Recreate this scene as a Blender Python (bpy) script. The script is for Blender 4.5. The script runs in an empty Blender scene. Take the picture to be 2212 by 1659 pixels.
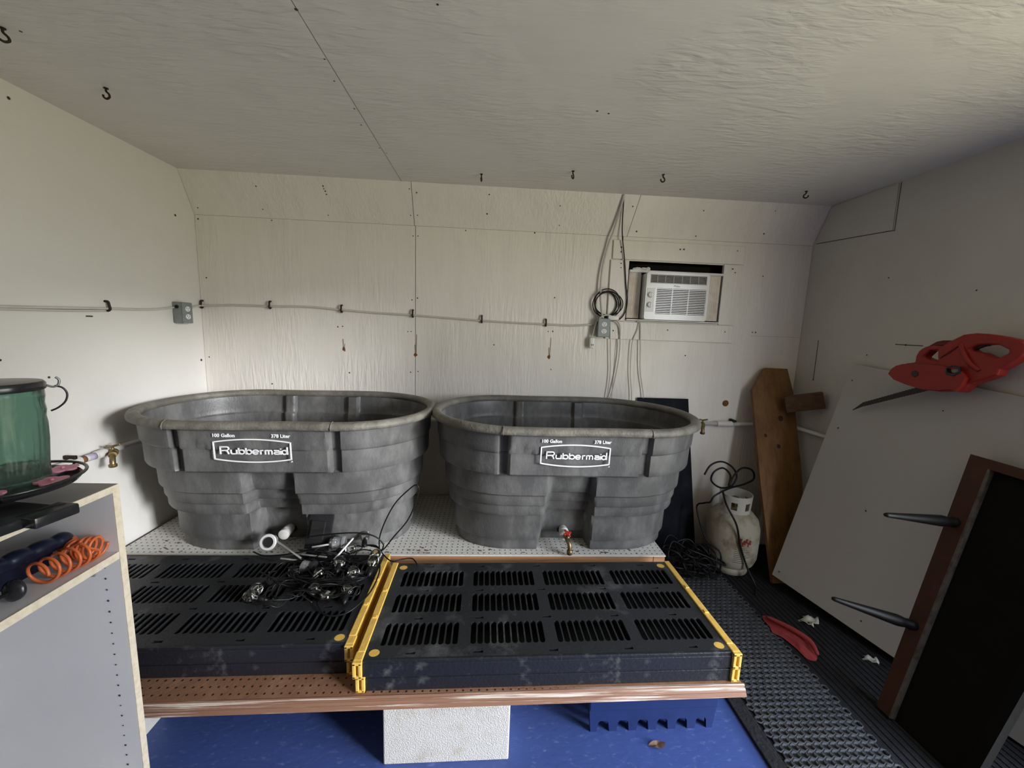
import bpy, bmesh, math, random
from mathutils import Vector, Matrix
random.seed(7)
PI = math.pi
S = bpy.context.scene
COL = S.collection

# ------------------------------------------------------------------ camera
cam_d = bpy.data.cameras.new('camera')
cam = bpy.data.objects.new('camera', cam_d)
COL.objects.link(cam)
S.camera = cam
cam_d.sensor_fit = 'HORIZONTAL'
cam_d.sensor_width = 36.0
cam_d.lens = 835.295 / 2212 * 36.0
cam_d.clip_start = 0.02
yaw, pit, rol = 0.0578306, 0.1393767, 0.0365222
fw = Vector((math.sin(yaw) * math.cos(pit), math.cos(yaw) * math.cos(pit), -math.sin(pit)))
rt = Vector((math.cos(yaw), -math.sin(yaw), 0))
up = rt.cross(fw)
rt, up = math.cos(rol) * rt + math.sin(rol) * up, -math.sin(rol) * rt + math.cos(rol) * up
m = Matrix((rt, up, -fw)).transposed().to_4x4()
m.translation = Vector((1.66197, -2.34448, 1.37402))
cam.matrix_world = m

# ------------------------------------------------------------------ colour management
S.view_settings.view_transform = 'Standard'
S.view_settings.look = 'None'
S.view_settings.gamma = 1.0
S.view_settings.exposure = 0.27
S.view_settings.use_curve_mapping = False

# ------------------------------------------------------------------ daylight: pale sky above, grass below the horizon
W = bpy.data.worlds.new('World')
S.world = W
W.use_nodes = True
nt = W.node_tree
nt.nodes.clear()
wo = nt.nodes.new('ShaderNodeOutputWorld')
bg = nt.nodes.new('ShaderNodeBackground')
tc = nt.nodes.new('ShaderNodeTexCoord')
sx = nt.nodes.new('ShaderNodeSeparateXYZ')
mr = nt.nodes.new('ShaderNodeMapRange')
mr.inputs['From Min'].default_value = -1
mr.inputs['From Max'].default_value = 1
cr = nt.nodes.new('ShaderNodeValToRGB')
els = cr.color_ramp.elements
els[0].position = 0.0
els[0].color = (0.35, 0.335, 0.24, 1)
els[1].position = 0.48
els[1].color = (0.43, 0.42, 0.31, 1)
e = els.new(0.53); e.color = (0.86, 0.91, 1.0, 1)
e = els.new(1.0); e.color = (0.62, 0.76, 1.0, 1)
nt.links.new(tc.outputs['Generated'], sx.inputs[0])
nt.links.new(sx.outputs['Z'], mr.inputs['Value'])
nt.links.new(mr.outputs[0], cr.inputs[0])
nt.links.new(cr.outputs[0], bg.inputs['Color'])
bg.inputs['Strength'].default_value = 12.0
nt.links.new(bg.outputs[0], wo.inputs[0])

DY0, DY1, DZ = -2.95, -1.62, 2.0          # doorway in the right wall, behind the camera's right shoulder
pl = bpy.data.lights.new('door_daylight_portal', 'AREA')
pl.shape = 'RECTANGLE'
pl.size = DY1 - DY0
pl.size_y = DZ
pl.cycles.is_portal = True
po = bpy.data.objects.new('door_daylight_portal', pl)
COL.objects.link(po)
po.matrix_world = Matrix.Translation((3.66, (DY0 + DY1) / 2, DZ / 2)) @ Matrix(((0, 0, 1), (-1, 0, 0), (0, -1, 0))).to_4x4()

# low hazy sun reaching in through the same doorway
sl = bpy.data.lights.new('hazy_sun', 'SUN')
sl.energy = 3.0
sl.angle = math.radians(9)
sl.color = (0.97, 0.98, 1.0)
so = bpy.data.objects.new('hazy_sun', sl)
COL.objects.link(so)
az = math.radians(149)
d = Vector((math.cos(az) * math.cos(math.radians(11)), math.sin(az) * math.cos(math.radians(11)), -math.sin(math.radians(11))))
so.rotation_euler = d.to_track_quat('-Z', 'Y').to_euler()

# ------------------------------------------------------------------ materials
def M(name, col, rough=0.6, metal=0.0, bump=0.0, bscale=40, stretch=(1, 1, 1), var=0.0, vscale=6, vcol=None,
      spec=0.5, trans=0.0, ior=1.45, dots=None, emit=None, alpha=None, vlo=0.45, vhi=0.7, patch=None):
    mt = bpy.data.materials.new(name)
    mt.use_nodes = True
    n = mt.node_tree
    b = n.nodes['Principled BSDF']
    b.inputs['Base Color'].default_value = (*col, 1)
    b.inputs['Roughness'].default_value = rough
    b.inputs['Metallic'].default_value = metal
    b.inputs['Specular IOR Level'].default_value = spec
    b.inputs['IOR'].default_value = ior
    b.inputs['Transmission Weight'].default_value = trans
    t = n.nodes.new('ShaderNodeTexCoord')
    src = None
    if var or vcol:
        nz = n.nodes.new('ShaderNodeTexNoise')
        nz.inputs['Scale'].default_value = vscale
        nz.inputs['Detail'].default_value = 8
        nz.inputs['Roughness'].default_value = 0.65
        mp = n.nodes.new('ShaderNodeMapping')
        mp.inputs['Scale'].default_value = stretch
        n.links.new(t.outputs['Object'], mp.inputs[0])
        n.links.new(mp.outputs[0], nz.inputs['Vector'])
        rp = n.nodes.new('ShaderNodeValToRGB')
        rp.color_ramp.elements[0].position = vlo
        rp.color_ramp.elements[1].position = vhi
        c2 = vcol if vcol else tuple(min(1, c * (1 - var)) for c in col)
        rp.color_ramp.elements[0].color = (*col, 1)
        rp.color_ramp.elements[1].color = (*c2, 1)
        n.links.new(nz.outputs['Fac'], rp.inputs[0])
        src = rp.outputs[0]
    if dots:                       # pegboard holes: pitch, radius, colour
        pitch, rad, dc = dots
        sp = n.nodes.new('ShaderNodeSeparateXYZ')
        n.links.new(t.outputs['Object'], sp.inputs[0])
        sq = []
        for ax in 'XY':
            a = n.nodes.new('ShaderNodeMath'); a.operation = 'PINGPONG'
            a.inputs[1].default_value = pitch / 2
            n.links.new(sp.outputs[ax], a.inputs[0])
            p2 = n.nodes.new('ShaderNodeMath'); p2.operation = 'POWER'; p2.inputs[1].default_value = 2
            n.links.new(a.outputs[0], p2.inputs[0])
            sq.append(p2)
        ad = n.nodes.new('ShaderNodeMath'); ad.operation = 'ADD'
        n.links.new(sq[0].outputs[0], ad.inputs[0]); n.links.new(sq[1].outputs[0], ad.inputs[1])
        lt = n.nodes.new('ShaderNodeMath'); lt.operation = 'LESS_THAN'; lt.inputs[1].default_value = rad * rad
        n.links.new(ad.outputs[0], lt.inputs[0])
        mx = n.nodes.new('ShaderNodeMix'); mx.data_type = 'RGBA'
        n.links.new(lt.outputs[0], mx.inputs[0])
        if src: n.links.new(src, mx.inputs[6])
        else: mx.inputs[6].default_value = (*col, 1)
        mx.inputs[7].default_value = (*dc, 1)
        src = mx.outputs[2]
    if src:
        n.links.new(src, b.inputs['Base Color'])
    if bump:
        nb = n.nodes.new('ShaderNodeTexNoise')
        nb.inputs['Scale'].default_value = bscale
        nb.inputs['Detail'].default_value = 6
        nb.inputs['Distortion'].default_value = 0.6
        mp2 = n.nodes.new('ShaderNodeMapping')
        mp2.inputs['Scale'].default_value = stretch
        n.links.new(t.outputs['Object'], mp2.inputs[0])
        n.links.new(mp2.outputs[0], nb.inputs['Vector'])
        bp = n.nodes.new('ShaderNodeBump')
        bp.inputs['Strength'].default_value = bump
        bp.inputs['Distance'].default_value = 0.01
        if patch:                  # grain only shows in patches
            pn = n.nodes.new('ShaderNodeTexNoise'); pn.inputs['Scale'].default_value = patch; pn.inputs['Detail'].default_value = 3
            n.links.new(t.outputs['Object'], pn.inputs['Vector'])
            pr_ = n.nodes.new('ShaderNodeMapRange'); pr_.inputs['From Min'].default_value = .42; pr_.inputs['From Max'].default_value = .62
            pr_.inputs['To Min'].default_value = 0.12; pr_.inputs['To Max'].default_value = 1.5
            n.links.new(pn.outputs['Fac'], pr_.inputs['Value'])
            mu = n.nodes.new('ShaderNodeMath'); mu.operation = 'MULTIPLY'
            n.links.new(nb.outputs['Fac'], mu.inputs[0]); n.links.new(pr_.outputs[0], mu.inputs[1])
            n.links.new(mu.outputs[0], bp.inputs['Height'])
        else:
            n.links.new(nb.outputs['Fac'], bp.inputs['Height'])
        n.links.new(bp.outputs[0], b.inputs['Normal'])
    if alpha is not None:
        b.inputs['Alpha'].default_value = alpha
    return mt

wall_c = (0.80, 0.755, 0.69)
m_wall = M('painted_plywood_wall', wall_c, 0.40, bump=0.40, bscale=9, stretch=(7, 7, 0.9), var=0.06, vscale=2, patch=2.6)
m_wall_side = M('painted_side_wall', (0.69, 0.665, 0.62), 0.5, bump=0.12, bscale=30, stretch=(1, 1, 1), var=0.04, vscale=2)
m_wall_r = M('shade_toned_side_wall', (0.53, 0.51, 0.46), 0.5, bump=0.12, bscale=30, var=0.08, vscale=2)  # side wall paint darkened: the right side's shade is put into the colour
m_ceil = M('painted_ceiling', (0.72, 0.695, 0.645), 0.42, bump=0.55, bscale=8, stretch=(1.5, 6, 6), patch=2.2, var=0.05, vscale=2)
m_floor = M('blue_floor_paint', (0.050, 0.085, 0.265), 0.45, bump=0.12, bscale=25, stretch=(1, 2, 1), vcol=(0.16, 0.20, 0.40), vscale=34, vlo=0.57, vhi=0.76)
m_unseen_dark = M('unseen_dark_wall', (0.10, 0.065, 0.04), 0.8, var=0.3)  # invented dark tone so the unseen front wall bounces less light
m_dark = M('dark_gap', (0.012, 0.010, 0.008), 0.9, var=0.3)
m_nail = M('nail_dot', (0.045, 0.035, 0.025), 0.7, var=0.3, vscale=50)
m_rust = M('rust_mark', (0.20, 0.085, 0.025), 0.9, var=0.5, vscale=60)
m_tank = M('grey_structural_foam', (0.090, 0.088, 0.086), 0.42, bump=0.12, bscale=90, vcol=(0.20, 0.197, 0.19), vscale=6, vlo=0.44, vhi=0.74, stretch=(1.5, 1.5, .7))
m_rim = M('weathered_grey_rim', (0.125, 0.118, 0.098), 0.55, bump=0.3, bscale=70, vcol=(0.26, 0.24, 0.20), vscale=10, vlo=0.45, vhi=0.75)
m_white = M('white_print', (0.86, 0.86, 0.86), 0.5, var=0.05)
m_peg = M('white_pegboard', (0.66, 0.64, 0.59), 0.6, bump=0.15, bscale=80, vcol=(0.42, 0.37, 0.30), vscale=9, vlo=0.60, vhi=0.8, dots=(0.0254, 0.0036, (0.07, 0.05, 0.035)))
m_pegb = M('brown_pegboard', (0.24, 0.115, 0.062), 0.65, bump=0.15, bscale=60, vcol=(0.31, 0.17, 0.10), vscale=8, dots=(0.0254, 0.0036, (0.03, 0.012, 0.006)))
m_edge = M('worn_red_edge', (0.26, 0.135, 0.085), 0.55, bump=0.3, bscale=30, stretch=(0.12, 5, 9), vcol=(0.66, 0.58, 0.50), vscale=14, vlo=0.52, vhi=0.60)
m_lumber = M('pine_lumber', (0.52, 0.27, 0.13), 0.6, bump=0.2, bscale=14, stretch=(0.5, 8, 8), vcol=(0.36, 0.17, 0.075), vscale=6)
m_cond = M('concrete_block', (0.62, 0.60, 0.56), 0.95, bump=0.55, bscale=260, vcol=(0.50, 0.44, 0.36), vscale=14, vlo=0.52, vhi=0.75)
m_blk = M('black_shelf_plastic', (0.020, 0.021, 0.023), 0.40, bump=0.15, bscale=120, vcol=(0.12, 0.12, 0.118), vscale=7, vlo=0.52, vhi=0.80)
m_blk2 = M('black_shelf_dust', (0.014, 0.015, 0.020), 0.42, bump=0.2, bscale=90, vcol=(0.11, 0.11, 0.11), vscale=16, vlo=0.56, vhi=0.8)
m_inner = M('black_shelf_inner', (0.008, 0.008, 0.008), 0.7, var=0.3)
m_yel = M('yellow_plastic', (0.74, 0.46, 0.095), 0.5, bump=0.15, bscale=80, vcol=(0.50, 0.27, 0.05), vscale=20, vlo=0.55, vhi=0.85)
m_bluep = M('blue_crate_plastic', (0.012, 0.026, 0.105), 0.45, var=0.2, vscale=12)
m_rubber = M('black_rubber_mat', (0.016, 0.016, 0.018), 0.8, spec=0.25, bump=0.4, bscale=60, var=0.4, vscale=20)
m_mesh = M('grey_black_rubber_links', (0.066, 0.070, 0.078), 0.5, spec=0.4, bump=0.2, bscale=90, var=0.5, vscale=16)
m_melam = M('white_melamine', (0.70, 0.685, 0.68), 0.42, bump=0.03, bscale=60, var=0.05, vscale=3)
m_melam_top = M('dusty_melamine_top', (0.30, 0.28, 0.26), 0.5, var=0.2, vscale=5)
m_chip = M('chipboard_edge', (0.76, 0.66, 0.50), 0.7, bump=0.25, bscale=90, vcol=(0.62, 0.52, 0.37), vscale=50)
m_pvc = M('white_pvc', (0.68, 0.66, 0.62), 0.4, var=0.12, vscale=10)
m_purple = M('purple_primer', (0.42, 0.38, 0.50), 0.5, var=0.2, vscale=40)
m_brass = M('old_brass', (0.26, 0.19, 0.09), 0.42, metal=0.8, var=0.5, vscale=40)
m_red = M('red_handle', (0.42, 0.03, 0.02), 0.45, var=0.2)
m_hook = M('dark_rusty_steel', (0.035, 0.025, 0.018), 0.6, metal=0.5, var=0.5, vscale=60)
m_conduit = M('grey_cable_jacket', (0.55, 0.52, 0.47), 0.5, var=0.1, vscale=20)
m_wcord = M('off_white_cord', (0.56, 0.53, 0.47), 0.5, var=0.1, vscale=20)
m_bcord = M('black_cord', (0.008, 0.008, 0.008), 0.42, spec=0.3, var=0.2)
m_gbox = M('grey_outlet_box', (0.22, 0.24, 0.24), 0.45, metal=0.2, var=0.2, vscale=20)
m_outlet = M('white_receptacle', (0.74, 0.73, 0.70), 0.35, var=0.03)
m_ac = M('white_ac_plastic', (0.72, 0.71, 0.69), 0.22, var=0.03, spec=0.6)
m_acg = M('grey_louvre', (0.38, 0.36, 0.34), 0.4, var=0.1, vscale=30)
m_acd = M('ac_dark_recess', (0.05, 0.045, 0.04), 0.7, var=0.2)
m_curt = M('accordion_curtain', (0.88, 0.82, 0.74), 0.6, vcol=(0.72, 0.64, 0.56), vscale=12)
m_ply = M('brown_plywood', (0.20, 0.098, 0.030), 0.6, bump=0.3, bscale=8, stretch=(5, 5, 0.9), vcol=(0.115, 0.052, 0.016), vscale=3.5, vlo=0.42, vhi=0.68)
m_block = M('brown_wood_block', (0.10, 0.048, 0.020), 0.7, bump=0.3, bscale=12, stretch=(1, 6, 6), var=0.4, vscale=8)
m_blkpan = M('black_panel', (0.008, 0.009, 0.014), 0.75, spec=0.15, bump=0.1, bscale=50, vcol=(0.022, 0.022, 0.028), vscale=5)
m_prop = M('rusty_white_cylinder', (0.36, 0.33, 0.26), 0.6, bump=0.6, bscale=14, vcol=(0.16, 0.12, 0.075), vscale=9, vlo=0.5, vhi=0.68)
m_collar = M('painted_collar', (0.50, 0.49, 0.45), 0.5, vcol=(0.30, 0.26, 0.2), vscale=16, vlo=0.55, vhi=0.8)
m_label = M('red_ink', (0.35, 0.05, 0.04), 0.6, var=0.4, vscale=60)
m_wpan = M('white_board', (0.40, 0.385, 0.36), 0.5, bump=0.03, bscale=60, var=0.04, vscale=2)
m_tabd = M('dark_table_underside', (0.006, 0.0055, 0.005), 0.85, spec=0.12, bump=0.2, bscale=30, var=0.4, vscale=5)
m_tabe = M('red_brown_table_edge', (0.060, 0.022, 0.014), 0.6, spec=0.25, bump=0.2, bscale=18, vcol=(0.035, 0.018, 0.012), vscale=9)
m_strip = M('worn_wood_strip', (0.10, 0.085, 0.07), 0.7, vcol=(0.03, 0.02, 0.015), vscale=25)
m_leg = M('black_turned_leg', (0.006, 0.0055, 0.005), 0.45, spec=0.3, var=0.3)
m_saw = M('red_saw_plastic', (0.27, 0.012, 0.009), 0.45, bump=0.05, bscale=60, var=0.15, vscale=14)
m_sawd = M('dark_red_saw', (0.12, 0.007, 0.006), 0.5, var=0.2)
m_steel = M('dark_saw_steel', (0.045, 0.040, 0.038), 0.5, metal=0.6, var=0.4, vscale=30)
m_chrome = M('bright_steel', (0.92, 0.91, 0.90), 0.32, metal=0.45, var=0.05)
m_clear = M('clear_plastic', (0.80, 0.80, 0.80), 0.08, trans=0.85, ior=1.3)
m_glass = M('clear_bulb_glass', (1, 1, 1), 0.02, trans=1.0, ior=1.5)
m_fil = M('bulb_filament', (0.95, 0.90, 0.80), 0.3, metal=0.1, var=0.1)
m_ggrey = M('speckled_grey_plastic', (0.11, 0.115, 0.11), 0.5, vcol=(0.24, 0.24, 0.23), vscale=90)
m_green = M('green_jar_glass', (0.36, 0.52, 0.44), 0.10, trans=0.93, ior=1.2, bump=0.25, bscale=50, stretch=(1, 1, .3))
m_lid = M('black_enamel', (0.020, 0.020, 0.022), 0.22, var=0.2)
m_pink = M('pink_flower_plastic', (0.80, 0.30, 0.42), 0.4, var=0.15, vscale=40)
m_orange = M('orange_coil_hose', (0.70, 0.16, 0.045), 0.3, trans=0.1, var=0.1)
m_navy = M('navy_plastic', (0.006, 0.009, 0.024), 0.3, var=0.2)
m_glove = M('red_pink_rubber', (0.34, 0.045, 0.050), 0.6, bump=0.15, bscale=50, var=0.2, vscale=10)
m_scrap = M('off_white_scrap', (0.42, 0.40, 0.35), 0.8, bump=0.2, bscale=60, var=0.2, vscale=20)
m_leaf = M('dry_leaf', (0.20, 0.12, 0.08), 0.8, var=0.5, vscale=40)
m_steelg = M('steel_bracket', (0.30, 0.31, 0.30), 0.35, metal=0.7, var=0.2)

# ------------------------------------------------------------------ mesh helpers
class MB:
    def __init__(s): s.bm = bmesh.new()
    def box(s, x0, x1, y0, y1, z0, z1, bevel=0.0, mtx=None, seg=2):
        g = bmesh.ops.create_cube(s.bm, size=1.0)
        vs = g['verts']
        for v in vs:
            v.co = Vector((x0 + (v.co.x + .5) * (x1 - x0), y0 + (v.co.y + .5) * (y1 - y0), z0 + (v.co.z + .5) * (z1 - z0)))
        if bevel > 0:
            es = list({e for v in vs for e in v.link_edges})
            r = bmesh.ops.bevel(s.bm, geom=es, offset=bevel, segments=seg, affect='EDGES', profile=0.5)
            vs = list({v for f in r['faces'] for v in f.verts} | {v for v in vs if v.is_valid})
        if mtx is not None:
            bmesh.ops.transform(s.bm, matrix=mtx, verts=vs)
        return s
    def hexa(s, p):                # 8 corners: bottom 4 then top 4
        v = [s.bm.verts.new(q) for q in p]
        for f in ((0, 3, 2, 1), (4, 5, 6, 7), (0, 1, 5, 4), (1, 2, 6, 5), (2, 3, 7, 6), (3, 0, 4, 7)):
            s.bm.faces.new([v[i] for i in f])
        return s
    def tube(s, pts, r, n=8, closed=False, cap=True):
        pts = [Vector(p) for p in pts]
        N = len(pts); rings = []; prev = None
        for i, p in enumerate(pts):
            if closed: t = pts[(i + 1) % N] - pts[i - 1]
            else: t = pts[min(i + 1, N - 1)] - pts[max(i - 1, 0)]
            if t.length < 1e-9: t = Vector((0, 0, 1))
            t.normalize()
            if prev is None:
                a = Vector((0, 0, 1)) if abs(t.z) < .9 else Vector((1, 0, 0))
                u = t.cross(a).normalized()
            else:
                u = (prev - t * prev.dot(t)).normalized()
            prev = u; w = t.cross(u)
            rr = r[i] if isinstance(r, (list, tuple)) else r
            rings.append([s.bm.verts.new(p + (u * math.cos(2 * PI * k / n) + w * math.sin(2 * PI * k / n)) * rr) for k in range(n)])
        R = range(N if closed else N - 1)
        for i in R:
            a, b = rings[i], rings[(i + 1) % N]
            for k in range(n):
                s.bm.faces.new((a[k], a[(k + 1) % n], b[(k + 1) % n], b[k]))
        if cap and not closed:
            s.bm.faces.new(rings[0][::-1]); s.bm.faces.new(rings[-1])
        return s
    def lathe(s, prof, n=32, c=(0, 0, 0), mtx=None, fn=None):
        rings = []
        allv = []
        for (r, z) in prof:
            if r < 1e-6:
                v = s.bm.verts.new((0, 0, z)); rings.append([v]); allv.append(v)
            else:
                ring = []
                for k in range(n):
                    a = 2 * PI * k / n
                    q = r * (fn(a, z) if fn else 1)
                    ring.append(s.bm.verts.new((q * math.cos(a), q * math.sin(a), z)))
                rings.append(ring); allv += ring
        for a, b in zip(rings[:-1], rings[1:]):
            if len(a) == 1 and len(b) == 1: continue
            for k in range(n):
                k2 = (k + 1) % n
                if len(a) == 1: s.bm.faces.new((a[0], b[k], b[k2]))
                elif len(b) == 1: s.bm.faces.new((a[k], b[0], a[k2]))
                else: s.bm.faces.new((a[k], a[k2], b[k2], b[k]))
        mm = Matrix.Translation(c) @ (mtx if mtx is not None else Matrix.Identity(4))
        bmesh.ops.transform(s.bm, matrix=mm, verts=allv)
        return s
    def plate(s, outer, holes, thick, mtx=None):   # 2-D outline (x,y) with holes, extruded down by thick
        b = bmesh.new()
        es = []
        for lp in [outer] + holes:
            vs = [b.verts.new((p[0], p[1], 0)) for p in lp]
            for i in range(len(vs)):
                es.append(b.edges.new((vs[i], vs[(i + 1) % len(vs)])))
        bmesh.ops.triangle_fill(b, use_beauty=True, use_dissolve=False, edges=es)
        for f in b.faces:
            f.normal_update()
            if f.normal.z < 0: f.normal_flip()
        r = bmesh.ops.extrude_face_region(b, geom=b.faces[:])
        nv = [g for g in r['geom'] if isinstance(g, bmesh.types.BMVert)]
        for v in nv: v.co.z -= thick
        bmesh.ops.recalc_face_normals(b, faces=b.faces[:])
        if mtx is not None: bmesh.ops.transform(b, matrix=mtx, verts=b.verts[:])
        me = bpy.data.meshes.new('tmp'); b.to_mesh(me); b.free()
        s.bm.from_mesh(me); bpy.data.meshes.remove(me)
        return s
    def build(s, name, mat, parent=None, smooth=False, world=True, kind=None):
        me = bpy.data.meshes.new(name)
        bmesh.ops.recalc_face_normals(s.bm, faces=s.bm.faces[:])
        if parent is not None and world:
            r = parent
            off = Vector((0, 0, 0))
            while r is not None: off += r.location; r = r.parent
            bmesh.ops.translate(s.bm, verts=s.bm.verts[:], vec=-off)
        s.bm.to_mesh(me); s.bm.free()
        if smooth:
            me.polygons.foreach_set('use_smooth', [True] * len(me.polygons))
            if smooth == 'auto':
                me.set_sharp_from_angle(angle=math.radians(38))
        me.materials.append(mat)
        o = bpy.data.objects.new(name, me)
        COL.objects.link(o)
        if parent is not None: o.parent = parent
        if kind: o['kind'] = kind
        return o

def tag(o, label=None, cat=None, group=None, kind=None):
    if label: o['label'] = label
    if cat: o['category'] = cat
    if group: o['group'] = group
    if kind: o['kind'] = kind
    return o
def thing(name, label, cat, loc=(0, 0, 0), rotz=0.0, group=None):
    o = bpy.data.objects.new(name, None)
    o.empty_display_size = 0.05
    COL.objects.link(o)
    o.location = loc; o.rotation_euler = (0, 0, rotz)
    return tag(o, label, cat, group)
def struct_empty(name, loc=(0, 0, 0)):
    o = bpy.data.objects.new(name, None); COL.objects.link(o); o.location = loc
    o['kind'] = 'structure'
    return o
def kids(o): return [c for c in bpy.data.objects if c.parent == o]
def dup(o, loc=None, rotz=None, label=None, parent=None):
    ch = kids(o)
    c = o.copy(); COL.objects.link(c)
    if parent is not None: c.parent = parent
    if loc is not None: c.location = loc
    if rotz is not None: c.rotation_euler = (c.rotation_euler[0], c.rotation_euler[1], rotz)
    if label: c['label'] = label
    for k in ch: dup(k, parent=c)
    return c
def spline(pts, n=8, closed=False):
    P = [Vector(p) for p in pts]; out = []; N = len(P)
    for i in range(N if closed else N - 1):
        if closed: p0, p1, p2, p3 = P[i - 1], P[i], P[(i + 1) % N], P[(i + 2) % N]
        else: p0, p1, p2, p3 = P[max(i - 1, 0)], P[i], P[i + 1], P[min(i + 2, N - 1)]
        for k in range(n):
            t = k / n
            out.append(0.5 * ((2 * p1) + (-p0 + p2) * t + (2 * p0 - 5 * p1 + 4 * p2 - p3) * t * t + (-p0 + 3 * p1 - 3 * p2 + p3) * t ** 3))
    if not closed: out.append(P[-1])
    return out
def basis(x, y, z, o):
    mm = Matrix((Vector(x), Vector(y), Vector(z))).transposed().to_4x4(); mm.translation = Vector(o); return mm
def text_mesh(body, size, name, mat, parent, mtx, extrude=0.0006, sx=1.0, bold=0.0):
    cu = bpy.data.curves.new('txt', 'FONT')
    cu.body = body; cu.size = size; cu.extrude = extrude; cu.offset = bold
    cu.align_x = 'CENTER'; cu.align_y = 'CENTER'; cu.resolution_u = 3
    to = bpy.data.objects.new('txt', cu); COL.objects.link(to)
    bpy.context.view_layer.update()
    me = bpy.data.meshes.new_from_object(to.evaluated_get(bpy.context.evaluated_depsgraph_get()))
    bpy.data.objects.remove(to); bpy.data.curves.remove(cu)
    me.transform(mtx @ Matrix.Diagonal((sx, 1, 1, 1)))
    me.materials.clear(); me.materials.append(mat)
    o = bpy.data.objects.new(name, me); COL.objects.link(o); o.parent = parent
    return o

# ------------------------------------------------------------------ setting
RW, RH, H1, DC, FY = 3.60, 2.1447, 1.943, 0.0984, -3.25
# floor
MB().box(-0.05, RW + 0.1, FY - 0.1, 0.05, -0.06, 0.0).build('floor', m_floor)['kind'] = 'structure'

# back wall: plywood sheets with open joints over a dark backing
wb = struct_empty('wall_back', (0, 0, 0))
YB = 0.0
def wall_plate(outer, holes, thick=0.012, y=0.0):     # outline in (x,z), front face at y
    return dict(outer=outer, holes=holes, thick=thick, mtx=basis((1, 0, 0), (0, 0, 1), (0, -1, 0), (0, y, 0)))
AC = (2.467, 3.053, 1.455, 1.806)
g = 0.0016
for x0, x1, hs in ((0, 1.212, []), (1.212, 2.424, []), (2.424, RW, [[(AC[0], AC[2]), (AC[1], AC[2]), (AC[1], AC[3]), (AC[0], AC[3])]])):
    MB().plate(**wall_plate([(x0 + g, 0), (x1 - g, 0), (x1 - g, H1 - 0.0008), (x0 + g, H1 - 0.0008)], hs)).build('plywood_sheet', m_wall, wb)
cn_ = Vector((0, DC, -(RH - H1))).normalized()       # slope normal, towards the wall
sl_up = Vector((0, -DC, RH - H1)).normalized()
LS = math.hypot(DC, RH - H1)
for x0, x1 in ((0, 1.206), (1.206, 2.475), (2.475, RW)):
    mt_ = basis((1, 0, 0), sl_up, Vector((1, 0, 0)).cross(sl_up), (0, 0, H1))
    sk = 0.03 if x0 > 2 else 0
    sk1 = 0.03 if 2 < x1 < 3 else 0
    MB().plate([(x0 + g - sk, 0.0003), (x1 - g - sk1, 0.0003), (x1 - g, LS), (x0 + g, LS)], [], 0.010, mt_).build('sloped_sheet', m_wall, wb)
bk = MB()
for (x0, x1, z0, z1) in ((-0.05, AC[0], -0.05, 2.3), (AC[1], RW + 0.05, -0.05, 2.3), (AC[0], AC[1], -0.05, AC[2]), (AC[0], AC[1], AC[3], 2.3)):
    bk.box(x0, x1, 0.0125, 0.06, z0, z1)
bk.build('backing', m_dark, wb)
def dots(pts, nrm, r=0.0042):
    b = MB(); nrm = Vector(nrm).normalized(); a = nrm.orthogonal().normalized(); c = nrm.cross(a)
    for p in pts:
        p = Vector(p); rr = r * random.uniform(.7, 1.2)
        top = b.bm.verts.new(p + nrm * .0018)
        ring = [b.bm.verts.new(p + (a * math.cos(k * PI / 4) + c * math.sin(k * PI / 4)) * rr + nrm * .0004) for k in range(8)]
        for k in range(8): b.bm.faces.new((top, ring[k], ring[(k + 1) % 8]))
    return b
chn = [(0.379, -0.07, 2.087), (0.381, -0.02, 1.984), (0.734, -0.079, 2.104), (0.736, -0.073, 2.092), (0.741, -0.068, 2.082), (0.743, -0.061, 2.068), (0.731, -0.014, 1.972), (0.032, -0.015, 1.975), (1.194, -0.083, 2.113), (1.232, -0.076, 2.098), (1.189, -0.024, 1.992), (1.228, -0.025, 1.994), (1.629, -0.081, 2.108), (1.619, -0.037, 2.018), (2.029, -0.064, 2.074), (2.037, -0.018, 1.981), (2.442, -0.072, 2.09), (2.496, -0.014, 1.971), (2.857, -0.01, 1.963), (2.857, -0.071, 2.089), (3.263, -0.024, 1.993), (3.277, -0.08, 2.106)]
dots(chn, (0, -0.9, -0.44)).build('slope_nail_heads', m_nail, wb, kind='stuff')
wn = [(0.019, 0.0, 1.92), (0.415, 0.0, 1.932), (1.198, 0.0, 1.886), (1.226, 0.0, 1.887), (1.498, 0.0, 1.931), (1.898, 0.0, 1.937), (1.192, 0.0, 1.526), (1.224, 0.0, 1.538), (2.034, 0.0, 1.573), (0.79, 0.0, 1.358), (0.763, 0.0, 1.354), (1.168, 0.0, 1.341), (1.187, 0.0, 1.342), (2.005, 0.0, 1.372), (2.033, 0.0, 1.373), (1.68, 0.0, 1.28), (0.025, 0.0, 1.153), (0.041, 0.0, 1.603), (1.184, 0.0, 1.099), (1.228, 0.0, 1.105), (0.373, 0.0, 1.005), (0.824, 0.0, 1.085), (2.033, 0.0, 1.142), (3.306, 0.0, 1.752), (3.282, 0.0, 1.412), (3.303, 0.0, 1.412), (2.869, 0.0, 1.254)]
dots([(a, -0.0005, c) for a, b_, c in wn], (0, -1, 0)).build('nail_heads', m_nail, wb, kind='stuff')
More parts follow.
